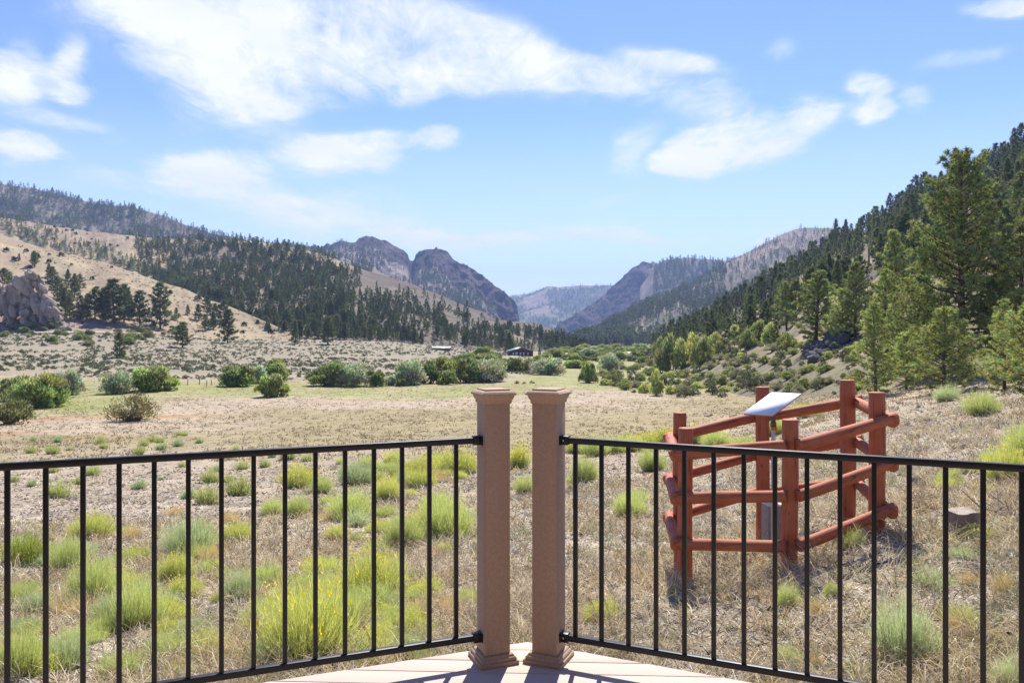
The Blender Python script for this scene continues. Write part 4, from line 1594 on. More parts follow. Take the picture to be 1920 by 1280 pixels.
# dirt road
pxr = np.linspace(60, 372, 60)
Yr_ = np.interp(pxr, [60, 120, 200, 280, 372], [262, 262, 268, 280, 300])
rx = (pxr - 960) / F
V = []
for k in range(60):
    for dy in (-2.6, 2.6):
        yy = Yr_[k] + dy
        V.append((rx[k] * yy, yy, float(height(np.array([rx[k] * yy]), np.array([yy]))[0]) + .5))
i = np.arange(59) * 2
me = mesh_data('road', np.array(V), [np.stack([i, i + 2, i + 3, i + 1], 1)], mat_simple('pale_dirt', (.47, .39, .30), .95, 2, .15))
kind(link('road', me), 'structure')

# utility pole and wires
q = hit(73, 622)
o = empty('utility_pole', q)
V, Fk = tubes([(np.array([[0, 0, -.3], [0, 0, 9.0]]), np.array([.16, .11]))], 8)
link('pole', mesh_data('pole', V, [Fk], M['bark']), o)
m = MB()
m.box((0, 0, 8.4), (2.2, .12, .14))
m.build('crossarm', M['bark'], o)
tag(o, 'wooden utility pole with a crossarm below the rock outcrop', 'utility pole')
for k in range(2):
    P = []
    for s in np.linspace(0, 1, 14):
        x = q[0] + (-.9 + 1.8 * k) + 42 * s
        P.append((x, q[1] + 6 * s, q[2] + 8.5 - 10 * s * (1 - s) + (2 * s)))
    V, Fk = tubes([(np.array(P), np.full(14, .012))], 4)
    tag(link('power_line', mesh_data('power_line', V, [Fk], M['twig'])), ('upper' if k else 'lower') + ' thin wire strung from the utility pole across the pine grove', 'wire')

# old fence posts in the green strip
for j, (px, py, h) in enumerate([(352, 722, 9), (374, 721, 11), (388, 724, 9), (396, 722, 8), (330, 724, 8), (419, 720, 7)]):
    q = hit(px, py)
    V, Fk = tubes([(np.array([[0, 0, -.1], [random.uniform(-.05, .05), 0, h / F * q[1] * 1.2]]), np.array([.06, .05]))], 6)
    o = link('fence_post', mesh_data('fence_post', V, [Fk], M['twig']), loc=q)
    tag(o, 'thin weathered stake in the green strip between the willows', 'fence post', 'old stakes in the green strip')

# ------------------------------------------------------------------ rabbitbrush, grass and litter near the deck


def make_broom(seed, stems=620, spread=.95, tipc=(0.33, 0.42, 0.10), midc=(0.20, 0.27, 0.10), basec=(0.20, 0.17, 0.11), flowers=0, w=.011, tw=4, grey=0.0, hgt=1.0):
    """rabbitbrush: a dome of fine upright stems, unit radius and height about 1"""
    r = np.random.default_rng(seed)
    th = r.uniform(0, 2 * PI, stems)
    tilt = 1.18 * spread * r.uniform(0, 1, stems) ** .62
    d = np.stack([np.sin(tilt) * np.cos(th), np.sin(tilt) * np.sin(th), np.cos(tilt)], 1)
    br = r.uniform(0, .30, stems)
    b = np.stack([br * np.cos(th), br * np.sin(th), np.full(stems, -.04)], 1)
    lob = r.integers(0, 5, stems)
    la = r.uniform(0, 2 * PI) + np.arange(5) * 1.257 + r.normal(0, .3, 5)
    lr_ = r.uniform(.12, .46, 5)
    b[:, 0] += (lr_ * np.cos(la))[lob]
    b[:, 1] += (lr_ * np.sin(la))[lob]
    lobh = r.uniform(.55, 1.0, 5)
    lobh[0] = 1.0
    hgt = hgt * lobh[lob]
    lump = .86 + .28 * vnoise(th * 1.6 + seed, tilt * 4, seed)
    L = lump * hgt * (1.0 - .22 * (tilt / 1.15)) * r.uniform(.62, 1.0, stems) ** .5
    bend = np.stack([r.normal(0, .2, stems), r.normal(0, .2, stems), np.full(stems, .25)], 1) + d * np.array([.1, .1, 0])
    V, Q, T = ribbons(b, d, bend, L, np.full(stems, w), r)
    tipc, midc, basec = map(np.array, (tipc, midc, basec))
    g = r.uniform(.75, 1.25, stems)
    cols = np.stack([basec, basec, midc, midc, tipc, tipc, tipc], 0)[None] * g[:, None, None]
    # side twigs near the tips
    m = stems * tw
    k = np.repeat(np.arange(stems), tw)
    s = r.uniform(.35, .98, m)
    p = b[k] + d[k] * (L[k] * s)[:, None] * .95 + bend[k] * (L[k] * s ** 3 * .55)[:, None]
    td = unit(d[k] * .65 + rdirs(m, r) * .65 + np.array([0, 0, .45]))
    V2, F2 = spikes(p, td, r.uniform(.08, .20, m), np.full(m, w * 1.1), r)
    c2 = (midc[None] * (1 - s[:, None]) + tipc[None] * s[:, None]) * r.uniform(.8, 1.3, (m, 1))
    Vs, Cs = [V, V2], [cols.reshape(-1, 3), np.repeat(c2, 3, 0)]
    off = len(V)
    Tt = [T, F2 + off]
    off += len(V2)
    if flowers:
        kk = r.integers(0, stems, flowers)
        kk = kk[(np.argsort(np.argsort(-L[kk] * d[kk, 2])) < flowers * .8)]
        p = b[kk] + d[kk] * (L[kk] * .95)[:, None] + bend[kk] * (L[kk] * .75)[:, None]
        p = np.repeat(p, 5, 0) + r.normal(0, .02, (len(kk) * 5, 3))
        V3, F3 = spikes(p, unit(rdirs(len(p), r) + [0, 0, 1]), np.full(len(p), .05), np.full(len(p), .03), r)
        Vs.append(V3)
        Cs.append(np.tile(np.array((0.78, 0.66, 0.06)), (len(V3), 1)) * r.uniform(.8, 1.2, (len(V3), 1)))
        Tt.append(F3 + off)
    return mesh_data('broom', np.concatenate(Vs), [Q, np.concatenate(Tt)], M['blade'], np.clip(np.concatenate(Cs), 0, 1))


def wood_stems(seed, n=16, ln=.4):
    r = np.random.default_rng(seed)
    segs = []
    for k in range(n):
        th = r.uniform(0, 6.28)
        tl = r.uniform(.2, 1.1)
        d = np.array([math.sin(tl) * math.cos(th), math.sin(tl) * math.sin(th), math.cos(tl)])
        b = np.array([r.normal(0, .06), r.normal(0, .06), -.05])
        segs.append((np.stack([b, b + d * ln * .5 + r.normal(0, .02, 3), b + d * ln * r.uniform(.8, 1.2)]), np.array([.022, .014, .006])))
    V, Fk = tubes(segs, 4)
    return mesh_data('stem', V, [Fk], M['twig'], smooth=True)


BR_STEM = [wood_stems(700 + i) for i in range(2)]
BR = {
    'g': [make_broom(710 + i, 1300, tipc=(0.52, 0.56, 0.22), midc=(0.38, 0.42, 0.18), basec=(.33, .27, .16), w=.009, tw=5) for i in range(3)],
    'y': [make_broom(720 + i, 1300, tipc=(0.58, 0.59, 0.19), midc=(0.40, 0.43, 0.17), basec=(.33, .27, .16), w=.009, tw=5, flowers=60) for i in range(2)],
    'f': [make_broom(730 + i, 1300, tipc=(0.50, 0.52, 0.18), midc=(0.34, 0.37, 0.16), basec=(.33, .27, .16), w=.009, tw=5, flowers=260) for i in range(2)],
    's': [make_broom(740 + i, 1300, tipc=(0.43, 0.48, 0.28), midc=(0.33, 0.37, 0.21), basec=(.30, .26, .19), w=.009, tw=5) for i in range(2)],
    'l': [make_broom(750, 1300, tipc=(0.52, 0.58, 0.34), midc=(0.38, 0.42, 0.25), basec=(.36, .30, .18), w=.009, tw=5)],
    't': [make_broom(760, 300, tipc=(0.48, 0.50, 0.20), midc=(0.34, 0.37, 0.17), w=.03, tw=3, spread=1.1), make_broom(761, 300, tipc=(0.38, 0.46, 0.24), midc=(0.27, 0.34, 0.19), w=.03, tw=3, spread=1.1)],
    'r': [make_broom(770, 420, tipc=(0.62, 0.46, 0.22), midc=(0.55, 0.41, 0.22), basec=(0.38, 0.28, 0.16), spread=.75, tw=1, w=.009)],
    'd': [make_broom(780, 500, tipc=(0.34, 0.38, 0.08), midc=(0.18, 0.19, 0.08), spread=.9, w=.014, tw=7)],
}
LOOK = {'g': 'green', 'y': 'yellow-green', 'f': 'yellow-flowered', 's': 'grey-green', 'l': 'pale minty', 't': 'small', 'r': 'straw-orange', 'd': 'dark twiggy'}
brooms = [
    (38, 1062, 92, 84, 'd'), (162, 1012, 86, 62, 'y'), (118, 1078, 76, 84, 'g'), (172, 1130, 110, 110, 'g'), (353, 1042, 116, 84, 's'), (322, 1092, 74, 70, 'y'), (396, 1052, 60, 50, 'r'),
    (252, 1178, 100, 112, 'g'), (196, 1170, 80, 66, 's'), (22, 1275, 110, 120, 'g'), (118, 1262, 96, 86, 's'), (452, 1124, 74, 68, 's'), (568, 1242, 196, 168, 'y'), (700, 1128, 150, 122, 'y'), (640, 1180, 90, 90, 'g'),
    (510, 966, 58, 40, 'g'), (553, 970, 50, 52, 'g'), (652, 976, 100, 66, 'g'), (664, 908, 90, 56, 's'), (556, 915, 84, 48, 'f'), (600, 925, 50, 40, 'g'), (758, 1022, 90, 76, 'g'), (842, 1012, 116, 100, 'g'), (800, 1000, 60, 80, 'y'),
    (724, 940, 54, 52, 'y'), (752, 898, 60, 40, 'g'), (790, 900, 70, 50, 'f'), (862, 888, 90, 52, 'f'), (828, 876, 60, 36, 'g'), (735, 870, 50, 30, 'y'), (690, 880, 44, 32, 'g'),
    (972, 880, 48, 56, 'f'), (984, 926, 46, 40, 'g'), (1096, 905, 66, 66, 'g'), (1082, 850, 56, 36, 'f'), (1118, 856, 64, 46, 'g'), (1152, 850, 60, 42, 'g'), (1186, 846, 60, 40, 'y'), (1216, 842, 56, 34, 'f'), (1246, 838, 60, 42, 'f'),
    (1226, 884, 56, 56, 'g'), (1184, 970, 74, 54, 'g'), (1346, 838, 70, 44, 'g'), (1306, 832, 50, 40, 'f'), (1400, 846, 60, 36, 'g'), (1520, 782, 76, 34, 'g'), (1455, 815, 50, 40, 'y'), (1846, 778, 70, 54, 'g'), (1782, 752, 56, 40, 'l'),
    (1898, 906, 100, 96, 'y'), (1925, 860, 70, 80, 'g'), (1870, 880, 60, 46, 'g'), (1708, 1252, 140, 158, 'l'), (1905, 1300, 80, 90, 'l'), (1820, 1100, 50, 44, 'r'), (1890, 1110, 60, 60, 'r'), (1800, 1190, 60, 70, 'r'),
    (1530, 1160, 50, 50, 'r'), (1530, 1250, 44, 50, 'r'), (1480, 1250, 56, 50, 'g'), (1478, 1140, 50, 60, 'g'), (1600, 1030, 60, 50, 'g'), (300, 1160, 70, 50, 'y'), (330, 1260, 50, 40, 'r'), (1560, 920, 40, 30, 's'),
    (60, 1150, 70, 50, 's'), (420, 1235, 60, 50, 'r'), (840, 1150, 50, 50, 'r'), (780, 1160, 60, 56, 'r'), (430, 980, 50, 36, 'r'), (240, 1010, 50, 36, 'r'), (1690, 1010, 36, 36, 'r'), (1560, 1120, 34, 40, 'g'),
]
ORD = ['first', 'second', 'third', 'fourth', 'fifth', 'sixth', 'seventh', 'eighth', 'ninth', 'tenth', 'eleventh', 'twelfth', 'thirteenth', 'fourteenth', 'fifteenth', 'sixteenth']
LB = [855, 804, 753, 701, 646, 591, 534, 476, 416, 354, 290, 224, 157, 87, 14]
RB = [1079, 1128, 1177, 1228, 1281, 1336, 1393, 1450, 1510, 1574, 1638, 1704, 1773, 1843, 1916]
used_labels = {}


def where(px, py):
    if 960 <= px < 1062 and py < 1200:
        s = 'seen between the two tan posts'
    elif px < 960:
        k = int(np.argmin([abs(px - b) for b in LB]))
        s = "behind the meadow railing's %s baluster from the posts" % ORD[k]
    else:
        k = int(np.argmin([abs(px - b) for b in RB]))
        s = "behind the log-pen railing's %s baluster from the posts" % ORD[k]
    return s


def broom_label(kd, px, py):
    look = LOOK[kd]
    noun = 'grass tuft' if kd == 'r' else 'rabbitbrush'
    lvl = 'over the top rail' if py < 860 else 'high' if py < 960 else 'halfway down' if py < 1110 else 'low'
    base = '%s %s, %s, %s' % (look, noun, lvl, where(px, py))
    k = used_labels.get(base, 0)
    used_labels[base] = k + 1
    if k:
        base = base.replace(look, ('smaller ', 'wider ', 'thin ')[(k - 1) % 3] + look, 1)
    return base


def in_view(X, Y, pad=80):
    px = X / Y * F + 960
    return (px > -pad) & (px < 1920 + pad)


def deck_free(X, Y):
    return (Y > 3.428 + .385 * X + .04) | (Y > 3.4835 - .461 * X + .04)


for j, (px, py, w, h, kd) in enumerate(brooms):
    q = hit(px, py)
    if q is None:
        continue
    W = w / F * q[1] / 2 / 1.0
    Hh = h / F * q[1] / 1.0
    src = BR[kd][j % len(BR[kd])]
    o = empty('grass_tuft' if kd == 'r' else 'rabbitbrush', (q[0], q[1] + W * .35, float(height(np.array([q[0]]), np.array([q[1] + W * .35]))[0]) - .02), random.uniform(0, 6.28))
    o.scale = (W, W, Hh)
    link('blade' if kd == 'r' else 'foliage', src, o)
    if kd != 'r':
        link('stem', BR_STEM[j % 2], o)
    tag(o, broom_label(kd, px, py), 'grass tuft' if kd == 'r' else 'rabbitbrush')

for k in range(230):
    px, py = random.uniform(-10, 1930), random.uniform(880, 1275)
    if k >= 120:
        px, py = [(random.uniform(600, 890), random.uniform(862, 1020)), (random.uniform(-10, 470), random.uniform(1020, 1275)), (random.uniform(480, 800), random.uniform(1080, 1250))][k % 3]
    if 880 < px < 1070 or (px > 1240 and px < 1700) or (px > 1000 and random.random() < .55) or (px < 480 and py < 960):
        continue
    q = hit(px, py)
    if q is None or not bool(deck_free(q[0], q[1] - .25)):
        continue
    w = random.uniform(42, 100) * np.interp(py, [880, 1270], [.6, 1.1])
    kd = random.choice('gggyylrs')
    W = w / F * q[1] / 2 / .95
    o = empty('rabbitbrush', (q[0], q[1] + W * .3, q[2] - .03), random.uniform(0, 6))
    o.scale = (W, W, W * random.uniform(.9, 1.3))
    link('foliage', BR[kd][k % len(BR[kd])], o)
    tag(o, 'low brushy clump filling in between the larger rabbitbrush on the grassy slope', 'rabbitbrush', 'brushy clumps between the larger rabbitbrush')

tufts = [(57, 850, 18), (97, 851, 24), (105, 830, 18), (185, 832, 20), (194, 841, 16), (55, 878, 22), (258, 852, 22), (298, 830, 16), (333, 837, 22), (336, 816, 12), (346, 817, 12), (373, 831, 15), (267, 836, 18), (285, 829, 18),
         (300, 843, 20), (98, 886, 18), (172, 892, 26), (56, 912, 20), (106, 934, 44), (144, 908, 20), (257, 918, 28), (340, 876, 14), (452, 880, 24), (405, 884, 20), (430, 862, 14), (495, 876, 20), (508, 858, 16), (176, 872, 14), (8, 880, 26),
         (60, 826, 12), (22, 905, 20), (395, 905, 34), (350, 935, 30), (385, 944, 44), (445, 930, 50), (330, 862, 12), (440, 846, 14), (480, 850, 14), (212, 862, 12), (130, 845, 12), (425, 905, 20), (300, 900, 12), (540, 862, 30), (575, 866, 22)]
for j, (px, py, w) in enumerate(tufts):
    q = hit(px, py)
    W = w / F * q[1] / 2 / .8
    o = empty('rabbitbrush', (q[0], q[1] + W * .3, q[2] - .02), random.uniform(0, 6))
    o.scale = (W, W, W * 1.5)
    link('foliage', BR['t'][j % 3 == 2], o)
    tag(o, 'small round green rabbitbrush sprout on the bare trampled ground', 'rabbitbrush', 'small sprouts on the bare ground')


def grass(name, n, yr, hgt, wid, cols, seed, label, blades=8, mask=None, dead_lie=0.0):
    r = np.random.default_rng(seed)
    Y = np.exp(r.uniform(math.log(yr[0]), math.log(yr[1]), n))
    X = (r.uniform(-100, 2020, n) - 960) / F * Y
    k = deck_free(X, Y)
    if mask is not None:
        k &= r.uniform(0, 1, n) < mask(X, Y)
    X, Y = X[k], Y[k]
    Z = height(X, Y)
    n = len(X)
    cen = np.stack([X, Y, Z - .01], 1)
    cols = np.array(cols)
    tc = cols[r.integers(0, len(cols), n)] * r.uniform(.7, 1.2, (n, 1))
    sz = r.uniform(.5, 1.25, n)
    m = n * blades
    B = np.repeat(cen, blades, 0) + np.concatenate([r.normal(0, .03, (m, 2)) * np.repeat(np.clip(Y / 8, .8, 3), blades)[:, None], np.zeros((m, 1))], 1)
    tilt = np.abs(r.normal(0, .5, m)) + dead_lie * r.uniform(.3, 1.2, m)
    th = r.uniform(0, 2 * PI, m)
    tilt = np.minimum(tilt, 1.45)
    d = np.stack([np.sin(tilt) * np.cos(th), np.sin(tilt) * np.sin(th), np.cos(tilt)], 1)
    bend = np.stack([np.cos(th) * .6, np.sin(th) * .6, -r.uniform(0, .6, m)], 1)
    L = hgt * np.repeat(sz, blades) * r.uniform(.5, 1.2, m)
    # blades widen a little with distance so that they do not vanish between samples
    wd = wid * np.repeat(np.clip(Y / 7, 1, 4), blades)
    V, Q, T = ribbons(B, d, bend, L, wd, r)
    cc = np.repeat(np.repeat(tc, blades, 0) * r.uniform(.7, 1.25, (m, 1)), 7, 0)
    o = kind(link(name, mesh_data(name, V, [Q, T], M['dry'], np.clip(cc, 0, 1))), 'stuff')
    o['label'] = label
    return o


STRAW = [(0.70, 0.59, 0.42), (0.62, 0.51, 0.35), (0.76, 0.67, 0.51), (0.54, 0.43, 0.28), (0.60, 0.43, 0.25), (0.38, 0.31, 0.23)]
GREENG = [(0.34, 0.37, 0.18), (0.42, 0.42, 0.22), (0.32, 0.35, 0.22)]
clump = lambda X, Y: smooth(.36, .62, fbm(X / 1.1, Y / 1.1, 401, 3)) * (smooth(34, 17, Y) + .0)
left_bare = lambda X, Y: np.where((X / Y * F + 960 < 520) & (Y > 17), .06, 1.0)
grass('dry_grass', 19000, (3.4, 36), .25, .0055, STRAW, 11, 'straw-coloured dry grass tufts covering the slope below the deck', 9, lambda X, Y: (.25 + .75 * clump(X, Y)) * left_bare(X, Y))
grass('green_grass', 3400, (3.6, 34), .26, .005, GREENG, 12, 'sparse green grass blades among the dry grass', 8, lambda X, Y: smooth(.45, .65, fbm(X / 2.0, Y / 2.0, 402, 3)) * left_bare(X, Y))
grass('litter', 46000, (3.3, 32), .10, .008, [(0.72, 0.64, 0.54), (0.60, 0.52, 0.44), (0.40, 0.33, 0.28), (0.82, 0.76, 0.67), (0.66, 0.57, 0.46), (0.14, .11, .10), (.10, .08, .075)], 13, 'dead stalks and plant litter lying on the soil', 5, None, dead_lie=1.0)
grass('meadow_grass', 16000, (34, 125), .20, .010, [(0.44, 0.355, 0.24), (0.37, 0.295, 0.18), (0.31, 0.26, 0.155), (0.48, .41, .30)], 14, 'dry mown meadow grass reaching to the willows', 5,
      lambda X, Y: .4 + .6 * smooth(.4, .6, fbm(X / 6, Y / 9, 403, 3)))
n = 9000
Y = np.exp(rng.uniform(math.log(3.4), math.log(45), n))
X = (rng.uniform(-60, 1980, n) - 960) / F * Y
k = deck_free(X, Y)
X, Y = X[k], Y[k]
n = len(X)
Z = height(X, Y)
tet = np.array([(1, 0, -.3), (-.5, .85, -.3), (-.5, -.85, -.3), (.1, .1, .55), (.5, .5, .25), (-.4, .1, .4)])
Ft = np.array([(0, 4, 3), (4, 1, 3), (1, 5, 3), (5, 2, 3), (2, 0, 3), (0, 1, 4), (1, 2, 5)])
s = rng.uniform(.006, .03, n) * np.clip(Y / 8, 1, 3) * rng.uniform(.5, 1.3, n) * np.where(rng.uniform(0, 1, n) < .04, 2.6, 1)
a = rng.uniform(0, 6.28, n)
Vx = tet[None, :, 0] * np.cos(a)[:, None] - tet[None, :, 1] * np.sin(a)[:, None]
Vy = tet[None, :, 0] * np.sin(a)[:, None] + tet[None, :, 1] * np.cos(a)[:, None]
P = np.stack([Vx, Vy, np.broadcast_to(tet[None, :, 2], Vx.shape)], -1) * s[:, None, None] + np.stack([X, Y, Z], 1)[:, None, :]
cc = np.array([(0.40, 0.34, 0.29)]) * rng.uniform(.5, 1.5, (n, 1))
o = kind(link('gravel', mesh_data('gravel', P.reshape(-1, 3), [(Ft[None] + (np.arange(n) * 6)[:, None, None]).reshape(-1, 3)], M['blade'], np.repeat(np.clip(cc, 0, 1), 6, 0))), 'stuff')
o['label'] = 'small stones and chips strewn over the soil'

# stump and dead branches
q = hit(1803, 1004)
sw = 62 / F * q[1] / 2
k = 26
ang = np.arange(k) / k * 2 * PI
prof = [(1.12, -.10), (1.05, .0), (.98, .30), (.96, .75), (.93, 1.0), (.90, 1.02)]
hgt = 46 / F * q[1]
V = []
for (rr, zz) in prof:
    rad = sw * rr * (1 + .05 * np.sin(ang * 5 + 1) + .04 * np.sin(ang * 11))
    V.append(np.stack([rad * np.cos(ang), rad * np.sin(ang), np.full(k, zz * hgt) + .01 * np.sin(ang * 3) * zz], 1))
nv = len(prof)
V = np.concatenate(V)
i = (np.arange(nv - 1) * k)[:, None] + np.arange(k)[None]
j = (np.arange(nv - 1) * k)[:, None] + (np.arange(k)[None] + 1) % k
o = empty('tree_stump', q, .4)
M['stumpbark'] = mat_simple('stump_bark', lin(126, 112, 98), .95, 18, .4, .01, 60, stretch=(1, 1, .2))
link('bark', mesh_data('bark', V, [np.stack([i, j, j + k, i + k], -1).reshape(-1, 4)], M['stumpbark'], smooth=True), o)
M['cutwood'] = mat_simple('cut_wood', lin(150, 138, 124), .95, 25, .35)
top = V[-k:]
link('cut_face', mesh_data('cut_face', np.concatenate([top, [[0, 0, hgt * 1.02]]]), [np.stack([np.arange(k), (np.arange(k) + 1) % k, np.full(k, k)], 1)], M['cutwood']), o)
tag(o, 'weathered sawn tree stump in the dry grass past the log pen', 'stump')
q = hit(1898, 965)
o = empty('dead_branch', q)
r = np.random.default_rng(77)
segs = []
for kx in range(26):
    a = r.uniform(0, 6.28)
    el = r.uniform(-.05, .6)
    d = np.array([math.cos(a) * math.cos(el), math.sin(a) * math.cos(el), math.sin(el)])
    b = np.array([r.uniform(-.22, .22), r.uniform(-.15, .15), .02])
    L = r.uniform(.2, .5)
    segs.append((np.stack([b, b + d * L * .5 + r.normal(0, .03, 3), b + d * L + r.normal(0, .05, 3)]), np.array([.010, .007, .003])))
V, Fk = tubes(segs, 5)
link('twig', mesh_data('twig', V, [Fk], M['twig'], smooth=True), o)
tag(o, 'tangle of dead grey branches under the yellow-green rabbitbrush past the stump', 'dead branch')

# ------------------------------------------------------------------ deck
DZ = -1.37
M['deck'] = mat_simple('composite_deck', (0.47, 0.38, 0.322), .9, 9, .05, .0008, 300, stretch=(.3, 1, 1))


def clip(poly, a, b, c):
    """keep a*x+b*y<=c"""
    out = []
    for i in range(len(poly)):
        p, q = poly[i], poly[(i + 1) % len(poly)]
        dp, dq = a * p[0] + b * p[1] - c, a * q[0] + b * q[1] - c
        if dp <= 0:
            out.append(p)
        if dp * dq < 0:
            s = dp / (dp - dq)
            out.append((p[0] + s * (q[0] - p[0]), p[1] + s * (q[1] - p[1])))
    return out


deck = empty('deck', (0, 0, DZ))
sl = -.045
row0 = 3.366
bw = .1125
for k in range(-2, 34):
    y1 = row0 + bw - k * bw
    y0 = y1 - bw + .005
    poly = [(-6, y0 - sl * 6 * -1 * -1), (6, y0 + sl * 6), (6, y1 + sl * 6), (-6, y1 - sl * 6)]
    poly = clip(poly, -.385, 1, 3.428)
    if len(poly) > 2:
        poly = clip(poly, .461, 1, 3.4835)
    if len(poly) < 3:
        continue
    m = MB()
    m.prism(poly, -.025, 0)
    m.build('board', M['deck'], deck, bevel=.002)
fa = MB()
c0 = (.0656, 3.4532)
for (x1, y1) in ((-6, 3.428 - .385 * 6), (6, 3.4835 - .461 * 6)):
    d = np.array([x1 - c0[0], y1 - c0[1]])
    L = np.linalg.norm(d)
    d /= L
    nrm = np.array([-d[1], d[0]])
    if nrm[1] < 0:
        nrm = -nrm
    cc = np.array(c0) + d * L / 2 - nrm * .013
    fa.box((cc[0], cc[1], -.03 - .12), (L, .02, .24), Euler((0, 0, math.atan2(d[1], d[0]))).to_matrix())
fa.build('fascia', M['deck'], deck)
tag(deck, 'pinkish tan plank deck crossed by railing shadows', 'deck')

# unseen house wall, added behind the viewer to shade the posts and railing
M['stucco'] = mat_simple('shade_wall_dark', (0.13, 0.10, 0.085), .95, 6, .06)  # kept dark so the added wall bounces little sunlight back
shade_wall = MB()
shade_wall.box((0, -1.75, DZ + 2.2), (16, .3, 6.4))
kind(shade_wall.build('wall', M['stucco']), 'structure')

# ------------------------------------------------------------------ railing posts
M['post'] = mat_simple('tan_stucco_post', (0.36, 0.25, 0.168), .85, 160, .16, .002, 260)
M['black'] = mat_simple('black_powder_coat', (0.008, 0.008, 0.009), .42, 40, .15, .0003, 600, spec=.35)


def loft_square(rings, rz):
    """rings: (half width, z)"""
    V = []
    for (h, z) in rings:
        V += [(-h, -h, z), (h, -h, z), (h, h, z), (-h, h, z)]
    Q = []
    for i in range(len(rings) - 1):
        for k in range(4):
            a, b = i * 4 + k, i * 4 + (k + 1) % 4
            Q.append((a, b, b + 4, a + 4))
    n = len(rings)
    Q.append((n * 4 - 4, n * 4 - 3, n * 4 - 2, n * 4 - 1))
    m = MB()
    m.add(V, Q)
    return m


def rail_post(cx, cy, ang, label):
    o = empty('railing_post', (cx, cy, DZ), ang)
    z = lambda zz: zz - DZ
    loft_square([(.0535, .001), (.0535, z(-.300))], 0).build('sleeve', M['post'], o, bevel=.004)
    loft_square([(.082, .0005), (.082, .014), (.079, .017), (.074, .017), (.074, .026), (.070, .031), (.0655, .033), (.0655, .037), (.062, .040), (.058, .041), (.0540, .042)], 0).build('base_trim', M['post'], o, bevel=.0012)
    loft_square([(.0540, z(-.318)), (.0575, z(-.317)), (.0585, z(-.304)), (.062, z(-.300)), (.0655, z(-.292)), (.0670, z(-.284)), (.0734, z(-.2825)), (.0734, z(-.2745)), (.0700, z(-.2735)), (.0690, z(-.2705)), (.0560, z(-.2640)),
                 (.0530, z(-.2635)), (.0530, z(-.2588)), (.050, z(-.2580))], 0).build('cap', M['post'], o, bevel=.0008)
    tag(o, label, 'railing post')
    return o


dL = np.array([.930, .3675])
dR = np.array([-.916, .4015])
aL = math.atan2(dL[1], dL[0])
aR = math.atan2(-dR[1], -dR[0])
PL = np.array([-.0765, 3.270])
PR = np.array([.1513, 3.2745])
rail_post(PL[0], PL[1], aL, 'tan stucco railing post with stepped cap, holding the meadow-side railing')
rail_post(PR[0], PR[1], aR, 'tan stucco railing post with stepped cap, holding the log-pen-side railing')


def railing(P0, d, step, nb, attach, label):
    """P0 first baluster, d unit vector away from the post"""
    o = empty('railing', (P0[0], P0[1], DZ), math.atan2(d[1], d[0]))
    zt, zb = -.4545, -1.2553      # top faces of the rails
    rh, rw = .0245, .027
    x0 = -attach
    L = step * nb + .2
    for nm, z in (('top_rail', zt), ('bottom_rail', zb)):
        m = MB()
        m.box(((x0 + L) / 2, 0, z - rh / 2 - DZ), (L - x0, rw, rh))
        m.build(nm, M['black'], o, bevel=.003)
    for k in range(nb + 2):
        m = MB()
        m.box((k * step, 0, (zt - rh + zb) / 2 - DZ), (.0165, .0165, zt - rh - zb - .0005))
        m.build('baluster', M['black'], o, bevel=.0015)
    for z in (zt, zb):
        m = MB()
        m.box((x0 + .019, 0, z - rh / 2 - DZ), (.034, .036, .036))
        m.box((x0 + .0032, 0, z - rh / 2 - DZ), (.006, .050, .040))
        b = m.build('bracket', M['black'], o, bevel=.004)
        V, Fk = tubes([(np.array([[x0 + .014, -.019, z - rh / 2 - DZ], [x0 + .014, -.0225, z - rh / 2 - DZ]]), np.array([.005, .0035]))], 8)
        link('screw', mesh_data('screw', V, [Fk], M['tin']), b)
    tag(o, label, 'railing')
    return o


railing(np.array([-.2258, 3.2107]), -dL, .1111, 14, .107, 'black metal deck railing with square balusters in front of the dry meadow')
railing(np.array([.2573, 3.228]), -dR, .1102, 14, .0622, 'black metal deck railing with square balusters in front of the log pen')

